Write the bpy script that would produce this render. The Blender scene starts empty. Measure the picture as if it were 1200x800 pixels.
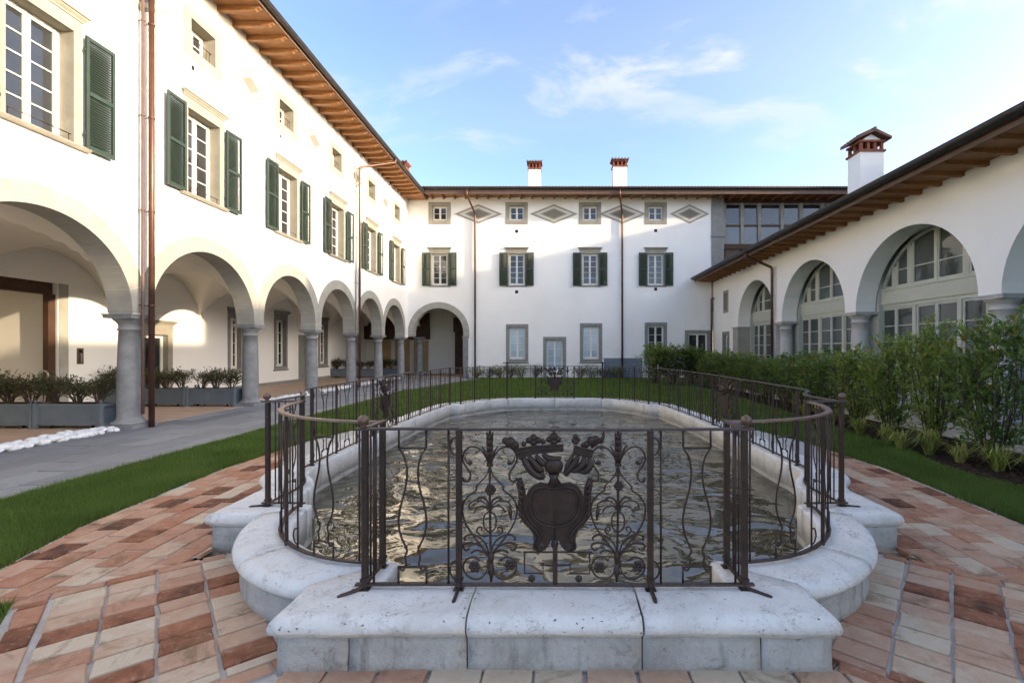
import bpy, bmesh, math, random
import numpy as np
from mathutils import Vector, Matrix, noise as mnoise
from mathutils.geometry import delaunay_2d_cdt
R = math.radians
scene = bpy.context.scene
col = scene.collection
rng = random.Random(7)

# ------------------------------------------------------------------ camera
cam_d = bpy.data.cameras.new('camera')
cam = bpy.data.objects.new('camera', cam_d)
col.objects.link(cam)
cam.location = (0, 0, 1.65)
cam.rotation_euler = (R(90), 0, 0)
cam_d.sensor_width = 36.0
cam_d.lens = 36.0 * 547 / 1200
cam_d.shift_x = -50 / 1200
cam_d.shift_y = 10 / 1200
cam_d.clip_start = 0.05
cam_d.clip_end = 2000
scene.camera = cam

# ------------------------------------------------------------------ world / sun / exposure
SUN_EL, SUN_AZ = R(13.0), R(103.0)          # azimuth clockwise from +Y
sunvec = Vector((math.sin(SUN_AZ) * math.cos(SUN_EL), math.cos(SUN_AZ) * math.cos(SUN_EL), math.sin(SUN_EL)))
world = bpy.data.worlds.new('World')
scene.world = world
world.use_nodes = True
wn, wl = world.node_tree.nodes, world.node_tree.links
for n in list(wn): wn.remove(n)
w_out = wn.new('ShaderNodeOutputWorld')
w_bg = wn.new('ShaderNodeBackground')
w_bg.inputs['Strength'].default_value = 0.15
sky = wn.new('ShaderNodeTexSky')
sky.sky_type = 'NISHITA'
sky.sun_disc = False
sky.sun_elevation = SUN_EL
sky.sun_rotation = SUN_AZ
sky.air_density = 0.55
sky.dust_density = 2.4
sky.ozone_density = 1.2
wtc = wn.new('ShaderNodeTexCoord')
wsep = wn.new('ShaderNodeSeparateXYZ')
wl.new(wtc.outputs['Generated'], wsep.inputs[0])
def wmath(op, a, b=None, clamp=False):
    n = wn.new('ShaderNodeMath'); n.operation = op; n.use_clamp = clamp
    for i, v in enumerate((a, b)):
        if v is None: continue
        if isinstance(v, (int, float)): n.inputs[i].default_value = v
        else: wl.new(v, n.inputs[i])
    return n.outputs[0]
zz = wmath('ADD', wmath('MAXIMUM', wsep.outputs['Z'], 0.0), 0.16)
cx_ = wmath('DIVIDE', wsep.outputs['X'], zz)
cy_ = wmath('DIVIDE', wsep.outputs['Y'], zz)
wcomb = wn.new('ShaderNodeCombineXYZ')
wl.new(cx_, wcomb.inputs[0]); wl.new(cy_, wcomb.inputs[1])
def wnoise(scale, detail, rough, dist, off):
    mp = wn.new('ShaderNodeMapping'); mp.inputs['Location'].default_value = off
    mp.inputs['Rotation'].default_value = (0, 0, R(25)); mp.inputs['Scale'].default_value = (1.0, 1.7, 1)
    wl.new(wcomb.outputs[0], mp.inputs[0])
    nz = wn.new('ShaderNodeTexNoise'); nz.inputs['Scale'].default_value = scale
    nz.inputs['Detail'].default_value = detail; nz.inputs['Roughness'].default_value = rough
    nz.inputs['Distortion'].default_value = dist
    wl.new(mp.outputs[0], nz.inputs['Vector'])
    return nz.outputs['Fac']
def wramp(f, a, b):
    n = wn.new('ShaderNodeMapRange'); n.clamp = True; n.interpolation_type = 'SMOOTHSTEP'
    wl.new(f, n.inputs['Value']); n.inputs['From Min'].default_value = a; n.inputs['From Max'].default_value = b
    return n.outputs[0]
CL_OFF1, CL_OFF2 = (4.3, 7.9, 0), (1.3, 2.2, 5)
big = wramp(wnoise(0.55, 3, 0.5, 0.2, CL_OFF1), 0.40, 0.66)
fine = wramp(wnoise(2.4, 10, 0.60, 0.35, CL_OFF2), 0.47, 0.66)
cl = wmath('MULTIPLY', wmath('ADD', wmath('MULTIPLY', big, fine), wmath('MULTIPLY', big, 0.16)), 0.85, True)
wmix = wn.new('ShaderNodeMixRGB')
wl.new(cl, wmix.inputs[0])
wl.new(sky.outputs[0], wmix.inputs[1])
wmix.inputs[2].default_value = (1.45, 1.47, 1.50, 1)
wl.new(wmix.outputs[0], w_bg.inputs['Color'])
wl.new(w_bg.outputs[0], w_out.inputs['Surface'])

sun_d = bpy.data.lights.new('sun', 'SUN')
sun_d.energy = 2.0
sun_d.angle = R(0.8)
sun_d.color = (0.86, 0.69, 0.48)
sun = bpy.data.objects.new('sun', sun_d)
col.objects.link(sun)
sun.rotation_euler = (-sunvec).to_track_quat('-Z', 'Y').to_euler()
sun.location = (20, -5, 20)

scene.view_settings.view_transform = 'Standard'
scene.view_settings.look = 'None'
scene.view_settings.gamma = 1.0
scene.view_settings.use_curve_mapping = False
scene.view_settings.exposure = 2.25
try:
    scene.cycles.max_bounces = 8
    scene.cycles.diffuse_bounces = 5
    scene.cycles.glossy_bounces = 4
    scene.cycles.transparent_max_bounces = 8
except Exception:
    pass

# ------------------------------------------------------------------ materials
def new_mat(name):
    m = bpy.data.materials.new(name); m.use_nodes = True
    nt = m.node_tree
    b = nt.nodes['Principled BSDF']
    return m, nt, b
def setp(b, rough=0.6, spec=0.5, metal=0.0):
    b.inputs['Roughness'].default_value = rough
    b.inputs['Specular IOR Level'].default_value = spec
    b.inputs['Metallic'].default_value = metal
def tnoise(nt, scale, detail=4, rough=0.6, vec=None, dist=0.0):
    n = nt.nodes.new('ShaderNodeTexNoise')
    n.inputs['Scale'].default_value = scale; n.inputs['Detail'].default_value = detail
    n.inputs['Roughness'].default_value = rough; n.inputs['Distortion'].default_value = dist
    if vec: nt.links.new(vec, n.inputs['Vector'])
    return n
def tramp(nt, fac, stops):
    n = nt.nodes.new('ShaderNodeValToRGB')
    e = n.color_ramp.elements
    while len(e) > 1: e.remove(e[-1])
    e[0].position = stops[0][0]; e[0].color = (*stops[0][1], 1)
    for p, c in stops[1:]:
        k = e.new(p); k.color = (*c, 1)
    nt.links.new(fac, n.inputs[0])
    return n.outputs[0]
def tmix(nt, fac, a, b, mode='MIX'):
    n = nt.nodes.new('ShaderNodeMixRGB'); n.blend_type = mode
    for i, v in enumerate((fac, a, b)):
        if isinstance(v, (int, float)): n.inputs[i].default_value = v
        elif isinstance(v, tuple): n.inputs[i].default_value = (*v, 1)
        else: nt.links.new(v, n.inputs[i])
    return n.outputs[0]
def tmath(nt, op, a, b=0.0, clamp=False):
    n = nt.nodes.new('ShaderNodeMath'); n.operation = op; n.use_clamp = clamp
    for i, v in enumerate((a, b)):
        if isinstance(v, (int, float)): n.inputs[i].default_value = v
        else: nt.links.new(v, n.inputs[i])
    return n.outputs[0]
def tbump(nt, b, h, strength=0.3, dist=0.01):
    n = nt.nodes.new('ShaderNodeBump')
    n.inputs['Strength'].default_value = strength; n.inputs['Distance'].default_value = dist
    nt.links.new(h, n.inputs['Height']); nt.links.new(n.outputs[0], b.inputs['Normal'])
def objco(nt, world_pos=True):
    if world_pos:
        n = nt.nodes.new('ShaderNodeNewGeometry'); return n.outputs['Position']
    n = nt.nodes.new('ShaderNodeTexCoord'); return n.outputs['Object']
M = {}
def speckle(name, c1, c2, scale=6, fine=60, rough=0.7, spec=0.3, metal=0.0, bump=0.25, bdist=0.004, world_pos=True):
    m, nt, b = new_mat(name); setp(b, rough, spec, metal)
    v = objco(nt, world_pos)
    n1 = tnoise(nt, scale, 6, 0.65, v); n2 = tnoise(nt, fine, 3, 0.6, v)
    f = tmath(nt, 'ADD', tmath(nt, 'MULTIPLY', n1.outputs[0], 0.7), tmath(nt, 'MULTIPLY', n2.outputs[0], 0.3))
    c = tramp(nt, f, [(0.32, c1), (0.68, c2)])
    nt.links.new(c, b.inputs['Base Color'])
    if bump: tbump(nt, b, n2.outputs[0], bump, bdist)
    M[name] = m
    return m
# plaster: painted lime plaster, with broad faint unevenness
m, nt, b = new_mat('plaster'); setp(b, 0.85, 0.2)
v = objco(nt)
n1 = tnoise(nt, 0.7, 6, 0.6, v); n2 = tnoise(nt, 14, 5, 0.6, v); n3 = tnoise(nt, 120, 2, 0.5, v)
c = tramp(nt, n1.outputs[0], [(0.3, (0.81, 0.79, 0.745)), (0.7, (0.86, 0.845, 0.81))])
c = tmix(nt, tmath(nt, 'MULTIPLY', n2.outputs[0], 0.12), c, (0.70, 0.67, 0.61))
nt.links.new(c, b.inputs['Base Color'])
tbump(nt, b, tmath(nt, 'ADD', n2.outputs[0], tmath(nt, 'MULTIPLY', n3.outputs[0], 0.3)), 0.25, 0.006)
M['plaster'] = m
speckle('plaster_in', (0.70, 0.67, 0.59), (0.77, 0.74, 0.66), 1.2, 40, 0.9, 0.2)
speckle('voussoir', (0.29, 0.275, 0.235), (0.39, 0.37, 0.32), 3, 90, 0.8, 0.2)
speckle('trim', (0.25, 0.23, 0.185), (0.35, 0.325, 0.265), 3, 90, 0.8, 0.2)
speckle('trim_grey', (0.19, 0.19, 0.18), (0.28, 0.275, 0.26), 5, 90, 0.8, 0.2)
speckle('column', (0.17, 0.172, 0.17), (0.29, 0.29, 0.285), 5, 140, 0.75, 0.3)
speckle('column_pale', (0.42, 0.41, 0.39), (0.53, 0.52, 0.50), 5, 140, 0.75, 0.3)
speckle('joint', (0.62, 0.59, 0.52), (0.68, 0.65, 0.58), 20, 90, 0.9, 0.1)
speckle('shutter', (0.020, 0.036, 0.024), (0.032, 0.052, 0.036), 8, 60, 0.5, 0.4, bump=0.08)
speckle('white_wood', (0.70, 0.68, 0.61), (0.78, 0.76, 0.70), 8, 60, 0.5, 0.4, bump=0.05)
speckle('green_wood', (0.43, 0.44, 0.37), (0.50, 0.51, 0.43), 8, 60, 0.5, 0.4, bump=0.05)
speckle('copper', (0.085, 0.042, 0.028), (0.15, 0.075, 0.05), 4, 40, 0.42, 0.5, 0.55, 0.08)
speckle('gutter', (0.035, 0.030, 0.029), (0.065, 0.055, 0.05), 4, 40, 0.45, 0.5, 0.4, 0.08)
speckle('fascia', (0.10, 0.062, 0.045), (0.15, 0.095, 0.07), 4, 40, 0.6, 0.3, 0.0, 0.1)
speckle('dark', (0.012, 0.011, 0.010), (0.02, 0.018, 0.016), 4, 40, 0.8, 0.2)
speckle('dark_wood', (0.05, 0.026, 0.015), (0.09, 0.046, 0.026), 4, 40, 0.6, 0.3)
speckle('tan_panel', (0.36, 0.25, 0.12), (0.46, 0.33, 0.17), 2, 40, 0.5, 0.4)
speckle('planter', (0.10, 0.125, 0.145), (0.14, 0.17, 0.19), 4, 60, 0.55, 0.4, bump=0.05)
speckle('soil', (0.02, 0.014, 0.010), (0.05, 0.035, 0.025), 12, 60, 0.95, 0.1, bump=0.8, bdist=0.02)
speckle('pebble', (0.66, 0.66, 0.65), (0.80, 0.80, 0.79), 6, 60, 0.6, 0.3, bump=0.3)
speckle('iron', (0.026, 0.016, 0.013), (0.065, 0.038, 0.028), 18, 120, 0.5, 0.5, 0.35, 0.35, 0.002)
speckle('iron_worn', (0.11, 0.065, 0.045), (0.19, 0.12, 0.085), 18, 120, 0.45, 0.5, 0.35, 0.3, 0.002)
speckle('slate_blue', (0.12, 0.15, 0.19), (0.17, 0.205, 0.25), 5, 60, 0.7, 0.3)
speckle('mortar', (0.40, 0.37, 0.32), (0.56, 0.53, 0.48), 9, 90, 0.95, 0.1, bump=0.6, bdist=0.008)
speckle('lozenge_mid', (0.56, 0.53, 0.47), (0.62, 0.59, 0.53), 4, 60, 0.9, 0.1)
speckle('old_mortar', (0.06, 0.058, 0.038), (0.15, 0.14, 0.105), 9, 60, 0.95, 0.1)
speckle('lozenge_dark', (0.17, 0.155, 0.13), (0.23, 0.21, 0.18), 4, 60, 0.9, 0.1)
speckle('chimney_brick', (0.16, 0.055, 0.035), (0.26, 0.10, 0.06), 6, 60, 0.85, 0.2)
speckle('roof_tile', (0.11, 0.065, 0.05), (0.22, 0.125, 0.09), 6, 60, 0.85, 0.2, bump=0.4)
speckle('steel', (0.55, 0.56, 0.57), (0.62, 0.63, 0.64), 6, 60, 0.3, 0.5, 0.9, 0.05)
speckle('trunk', (0.06, 0.045, 0.03), (0.12, 0.09, 0.06), 12, 80, 0.9, 0.2)
speckle('bronze', (0.12, 0.085, 0.05), (0.17, 0.12, 0.075), 8, 80, 0.4, 0.5, 0.6, 0.05)
# eaves wood, grain along the local length
m, nt, b = new_mat('wood'); setp(b, 0.6, 0.3)
v = objco(nt)
mp = nt.nodes.new('ShaderNodeMapping'); mp.inputs['Scale'].default_value = (1.5, 9, 9); nt.links.new(v, mp.inputs[0])
n1 = tnoise(nt, 3, 6, 0.65, mp.outputs[0], 0.6)
nt.links.new(tramp(nt, n1.outputs[0], [(0.3, (0.20, 0.085, 0.032)), (0.7, (0.36, 0.175, 0.068))]), b.inputs['Base Color'])
M['wood'] = m
# glass
def glass(name, colr, rough=0.02, spec=0.8):
    m, nt, b = new_mat(name); setp(b, rough, spec)
    v = objco(nt); n1 = tnoise(nt, 0.9, 3, 0.5, v)
    c2 = tuple(x * 1.5 + 0.006 for x in colr)
    nt.links.new(tramp(nt, n1.outputs[0], [(0.35, colr), (0.65, c2)]), b.inputs['Base Color'])
    n2 = tnoise(nt, 1.6, 2, 0.5, v)
    tbump(nt, b, n2.outputs[0], 0.05, 0.05)
    M[name] = m
glass('glass', (0.016, 0.018, 0.020))
glass('glass_pale', (0.30, 0.38, 0.44), 0.04)  # pane with a pale blue-grey base colour
glass('glass_green', (0.05, 0.058, 0.052))
# brick paving tiles: colour of each tile comes from its own 'rnd' attribute
def tile_mat(name, stops, stain, stain_amt, rough=0.8, fine_scale=70):
    m, nt, b = new_mat(name); setp(b, rough, 0.3)
    a = nt.nodes.new('ShaderNodeAttribute'); a.attribute_name = 'rnd'
    v = objco(nt)
    n1 = tnoise(nt, 7, 7, 0.7, v, 0.4); n2 = tnoise(nt, fine_scale, 5, 0.7, v); n3 = tnoise(nt, 3.1, 6, 0.7, v, 0.8)
    f = tmath(nt, 'ADD', a.outputs['Fac'], tmath(nt, 'MULTIPLY', tmath(nt, 'SUBTRACT', n1.outputs[0], 0.5), 0.75))
    c = tramp(nt, f, stops)
    c = tmix(nt, tmath(nt, 'MULTIPLY', n2.outputs[0], 0.5), c, tmix(nt, 1.0, c, (0.55, 0.5, 0.46), 'MULTIPLY'))
    n4 = tnoise(nt, 16, 6, 0.75, v, 0.3)
    wear = nt.nodes.new('ShaderNodeMapRange'); wear.inputs['From Min'].default_value = 0.56; wear.inputs['From Max'].default_value = 0.70
    nt.links.new(n4.outputs[0], wear.inputs['Value'])
    c = tmix(nt, tmath(nt, 'MULTIPLY', wear.outputs[0], 0.45), c, stops[-1][1])
    mr = nt.nodes.new('ShaderNodeMapRange'); mr.inputs['From Min'].default_value = 0.54; mr.inputs['From Max'].default_value = 0.66
    nt.links.new(n3.outputs[0], mr.inputs['Value'])
    c = tmix(nt, tmath(nt, 'MULTIPLY', mr.outputs[0], stain_amt), c, stain)
    nt.links.new(c, b.inputs['Base Color'])
    tbump(nt, b, tmath(nt, 'ADD', n2.outputs[0], n1.outputs[0]), 0.55, 0.006)
    M[name] = m
tile_mat('brick', [(0.0, (0.085, 0.036, 0.022)), (0.10, (0.22, 0.080, 0.038)), (0.28, (0.40, 0.170, 0.092)),
                   (0.50, (0.485, 0.265, 0.168)), (0.74, (0.55, 0.375, 0.255)), (1.0, (0.62, 0.51, 0.37))],
         (0.15, 0.095, 0.04), 0.65)
tile_mat('slab', [(0.0, (0.19, 0.20, 0.21)), (0.5, (0.25, 0.26, 0.27)), (1.0, (0.31, 0.32, 0.33))], (0.17, 0.17, 0.165), 0.5, 0.65)
# arcade floor: small terracotta tiles far away
m, nt, b = new_mat('arcade_floor'); setp(b, 0.7, 0.3)
v = objco(nt)
bt = nt.nodes.new('ShaderNodeTexBrick'); bt.inputs['Scale'].default_value = 1.0
bt.inputs['Brick Width'].default_value = 0.3; bt.inputs['Row Height'].default_value = 0.16; bt.inputs['Mortar Size'].default_value = 0.006
bt.inputs['Color1'].default_value = (0.42, 0.27, 0.18, 1); bt.inputs['Color2'].default_value = (0.52, 0.38, 0.27, 1); bt.inputs['Mortar'].default_value = (0.40, 0.34, 0.28, 1)
nt.links.new(v, bt.inputs['Vector'])
n1 = tnoise(nt, 2.5, 5, 0.6, v)
nt.links.new(tmix(nt, tmath(nt, 'MULTIPLY', n1.outputs[0], 0.5), bt.outputs['Color'], (0.36, 0.26, 0.19)), b.inputs['Base Color'])
M['arcade_floor'] = m
# travertine coping
m, nt, b = new_mat('travertine'); setp(b, 0.75, 0.3)
v = objco(nt)
n1 = tnoise(nt, 2.2, 7, 0.7, v, 0.5); n2 = tnoise(nt, 38, 5, 0.7, v); n3 = tnoise(nt, 9, 6, 0.75, v, 0.3)
vo = nt.nodes.new('ShaderNodeTexVoronoi'); vo.inputs['Scale'].default_value = 22; vo.inputs['Randomness'].default_value = 1.0
vmp = nt.nodes.new('ShaderNodeMapping'); vmp.inputs['Scale'].default_value = (1, 1.5, 1.6)
nt.links.new(tmix(nt, 0.06, v, n3.outputs['Color']), vmp.inputs[0]); nt.links.new(vmp.outputs[0], vo.inputs['Vector'])
c = tramp(nt, n1.outputs[0], [(0.28, (0.56, 0.53, 0.475)), (0.46, (0.74, 0.715, 0.66)), (0.66, (0.82, 0.80, 0.755))])
c = tmix(nt, tmath(nt, 'MULTIPLY', n2.outputs[0], 0.32), c, (0.34, 0.32, 0.29))
mr = nt.nodes.new('ShaderNodeMapRange'); mr.inputs['From Min'].default_value = 0.60; mr.inputs['From Max'].default_value = 0.74
nt.links.new(n3.outputs[0], mr.inputs['Value'])
c = tmix(nt, tmath(nt, 'MULTIPLY', mr.outputs[0], 0.62), c, (0.13, 0.12, 0.10))
pit_sel = tmath(nt, 'GREATER_THAN', n1.outputs[0], 0.40)
pit = nt.nodes.new('ShaderNodeMapRange'); pit.inputs['From Min'].default_value = 0.16; pit.inputs['From Max'].default_value = 0.08
nt.links.new(vo.outputs['Distance'], pit.inputs['Value'])
vsep = nt.nodes.new('ShaderNodeSeparateColor'); nt.links.new(vo.outputs['Color'], vsep.inputs[0])
pitf = tmath(nt, 'MULTIPLY', pit.outputs[0], tmath(nt, 'GREATER_THAN', vsep.outputs[0], 0.55))
v2 = nt.nodes.new('ShaderNodeTexVoronoi'); v2.inputs['Scale'].default_value = 62
nt.links.new(tmix(nt, 0.05, v, n2.outputs['Color']), v2.inputs['Vector'])
p2 = nt.nodes.new('ShaderNodeMapRange'); p2.inputs['From Min'].default_value = 0.30; p2.inputs['From Max'].default_value = 0.16
nt.links.new(v2.outputs['Distance'], p2.inputs['Value'])
v2s = nt.nodes.new('ShaderNodeSeparateColor'); nt.links.new(v2.outputs['Color'], v2s.inputs[0])
patch = nt.nodes.new('ShaderNodeMapRange'); patch.inputs['From Min'].default_value = 0.46; patch.inputs['From Max'].default_value = 0.60
n5 = tnoise(nt, 4.2, 5, 0.7, v, 0.4); nt.links.new(n5.outputs[0], patch.inputs['Value'])
p2f = tmath(nt, 'MULTIPLY', tmath(nt, 'MULTIPLY', p2.outputs[0], tmath(nt, 'GREATER_THAN', v2s.outputs[1], 0.62)), patch.outputs[0])
c = tmix(nt, tmath(nt, 'MULTIPLY', p2f, 0.62), c, (0.11, 0.10, 0.085))
veins = nt.nodes.new('ShaderNodeMapRange'); veins.inputs['From Min'].default_value = 0.035; veins.inputs['From Max'].default_value = 0.0
n6 = tnoise(nt, 2.6, 7, 0.72, v, 1.1)
nt.links.new(tmath(nt, 'ABSOLUTE', tmath(nt, 'SUBTRACT', n6.outputs[0], 0.5)), veins.inputs['Value'])
c = tmix(nt, tmath(nt, 'MULTIPLY', tmath(nt, 'MULTIPLY', veins.outputs[0], patch.outputs[0]), 0.40), c, (0.24, 0.22, 0.19))
c = tmix(nt, tmath(nt, 'MULTIPLY', pitf, 0.85), c, (0.05, 0.045, 0.04))
nt.links.new(c, b.inputs['Base Color'])
hh = tmath(nt, 'SUBTRACT', tmath(nt, 'ADD', tmath(nt, 'MULTIPLY', n2.outputs[0], 0.35), tmath(nt, 'MULTIPLY', n3.outputs[0], 0.9)), tmath(nt, 'ADD', tmath(nt, 'MULTIPLY', pitf, 0.8), tmath(nt, 'MULTIPLY', p2f, 0.35)))
tbump(nt, b, hh, 0.8, 0.016)
M['travertine'] = m
# weathered base stones: greyer, greenish stains towards joints
m, nt, b = new_mat('base_stone'); setp(b, 0.85, 0.2)
v = objco(nt)
n1 = tnoise(nt, 3.2, 7, 0.72, v, 0.4); n2 = tnoise(nt, 45, 5, 0.7, v); n3 = tnoise(nt, 6, 6, 0.75, v, 0.8)
c = tramp(nt, n1.outputs[0], [(0.28, (0.33, 0.31, 0.275)), (0.5, (0.50, 0.475, 0.43)), (0.72, (0.60, 0.58, 0.54))])
c = tmix(nt, tmath(nt, 'MULTIPLY', n2.outputs[0], 0.4), c, (0.2, 0.19, 0.165))
mr = nt.nodes.new('ShaderNodeMapRange'); mr.inputs['From Min'].default_value = 0.57; mr.inputs['From Max'].default_value = 0.72
nt.links.new(n3.outputs[0], mr.inputs['Value'])
c = tmix(nt, tmath(nt, 'MULTIPLY', mr.outputs[0], 0.7), c, (0.09, 0.083, 0.062))
nt.links.new(c, b.inputs['Base Color'])
smp = nt.nodes.new('ShaderNodeMapping'); smp.inputs['Scale'].default_value = (5.5, 5.5, 0.9); nt.links.new(v, smp.inputs[0])
n7 = tnoise(nt, 1.6, 6, 0.7, smp.outputs[0], 0.3)
mr2 = nt.nodes.new('ShaderNodeMapRange'); mr2.inputs['From Min'].default_value = 0.56; mr2.inputs['From Max'].default_value = 0.72
nt.links.new(n7.outputs[0], mr2.inputs['Value'])
c = tmix(nt, tmath(nt, 'MULTIPLY', mr2.outputs[0], 0.6), c, (0.12, 0.115, 0.08))
n8 = tnoise(nt, 24, 5, 0.75, v); mr3 = nt.nodes.new('ShaderNodeMapRange'); mr3.inputs['From Min'].default_value = 0.60; mr3.inputs['From Max'].default_value = 0.70
nt.links.new(n8.outputs[0], mr3.inputs['Value'])
c = tmix(nt, tmath(nt, 'MULTIPLY', mr3.outputs[0], 0.55), c, (0.10, 0.095, 0.075))
nt.links.new(c, b.inputs['Base Color'])
tbump(nt, b, tmath(nt, 'ADD', n2.outputs[0], n1.outputs[0]), 0.8, 0.014)
M['base_stone'] = m
# water: murky, rippled
m, nt, b = new_mat('water'); setp(b, 0.03, 0.5)
b.inputs['IOR'].default_value = 1.6
v = objco(nt)
mp = nt.nodes.new('ShaderNodeMapping'); mp.inputs['Scale'].default_value = (1.0, 1.25, 1); nt.links.new(v, mp.inputs[0])
n1 = tnoise(nt, 1.0, 1, 0.4, mp.outputs[0], 1.3); n2 = tnoise(nt, 3.6, 1, 0.4, mp.outputs[0], 1.6)
n3 = tnoise(nt, 0.5, 3, 0.5, v)
h = tmath(nt, 'ADD', n1.outputs[0], tmath(nt, 'MULTIPLY', n2.outputs[0], 0.07))
nt.links.new(tramp(nt, n3.outputs[0], [(0.35, (0.060, 0.052, 0.030)), (0.65, (0.085, 0.073, 0.043))]), b.inputs['Base Color'])
tbump(nt, b, h, 1.0, 0.075)
M['water'] = m
# lawn soil-green
m, nt, b = new_mat('lawn'); setp(b, 0.9, 0.1)
v = objco(nt)
n1 = tnoise(nt, 1.1, 5, 0.65, v); n2 = tnoise(nt, 60, 4, 0.7, v)
c = tramp(nt, n2.outputs[0], [(0.3, (0.055, 0.090, 0.020)), (0.7, (0.115, 0.175, 0.038))])
c = tmix(nt, tmath(nt, 'MULTIPLY', n1.outputs[0], 0.5), c, (0.075, 0.105, 0.028))
nt.links.new(c, b.inputs['Base Color']); tbump(nt, b, n2.outputs[0], 1.0, 0.03)
M['lawn'] = m
def leaf_mat(name, stops, rough=0.45, trans=0.25, spec=0.4):
    m, nt, b = new_mat(name); setp(b, rough, spec)
    a = nt.nodes.new('ShaderNodeAttribute'); a.attribute_name = 'rnd'
    c = tramp(nt, a.outputs['Fac'], stops)
    nt.links.new(c, b.inputs['Base Color'])
    tr = nt.nodes.new('ShaderNodeBsdfTranslucent'); nt.links.new(tmix(nt, 1.0, c, (1.3, 1.4, 0.7), 'MULTIPLY'), tr.inputs['Color'])
    mx = nt.nodes.new('ShaderNodeMixShader'); mx.inputs[0].default_value = trans
    nt.links.new(b.outputs[0], mx.inputs[1]); nt.links.new(tr.outputs[0], mx.inputs[2])
    nt.links.new(mx.outputs[0], nt.nodes['Material Output'].inputs['Surface'])
    M[name] = m
leaf_mat('grass', [(0.0, (0.060, 0.100, 0.020)), (0.5, (0.115, 0.175, 0.038)), (0.9, (0.17, 0.23, 0.055)), (1.0, (0.17, 0.17, 0.06))], 0.6, 0.3, 0.2)
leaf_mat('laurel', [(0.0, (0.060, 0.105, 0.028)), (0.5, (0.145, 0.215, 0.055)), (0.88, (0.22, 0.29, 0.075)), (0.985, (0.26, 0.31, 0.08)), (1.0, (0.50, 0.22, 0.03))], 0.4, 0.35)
leaf_mat('laurel_bright', [(0.0, (0.09, 0.145, 0.032)), (0.5, (0.22, 0.29, 0.065)), (0.985, (0.32, 0.37, 0.10)), (1.0, (0.50, 0.30, 0.05))], 0.4, 0.4)
leaf_mat('planter_leaf', [(0.0, (0.028, 0.038, 0.018)), (0.5, (0.065, 0.078, 0.035)), (0.9, (0.11, 0.115, 0.05)), (1.0, (0.20, 0.10, 0.05))])
leaf_mat('tuft', [(0.0, (0.12, 0.16, 0.03)), (0.5, (0.25, 0.28, 0.06)), (1.0, (0.42, 0.36, 0.12))], 0.5, 0.3)

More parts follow.
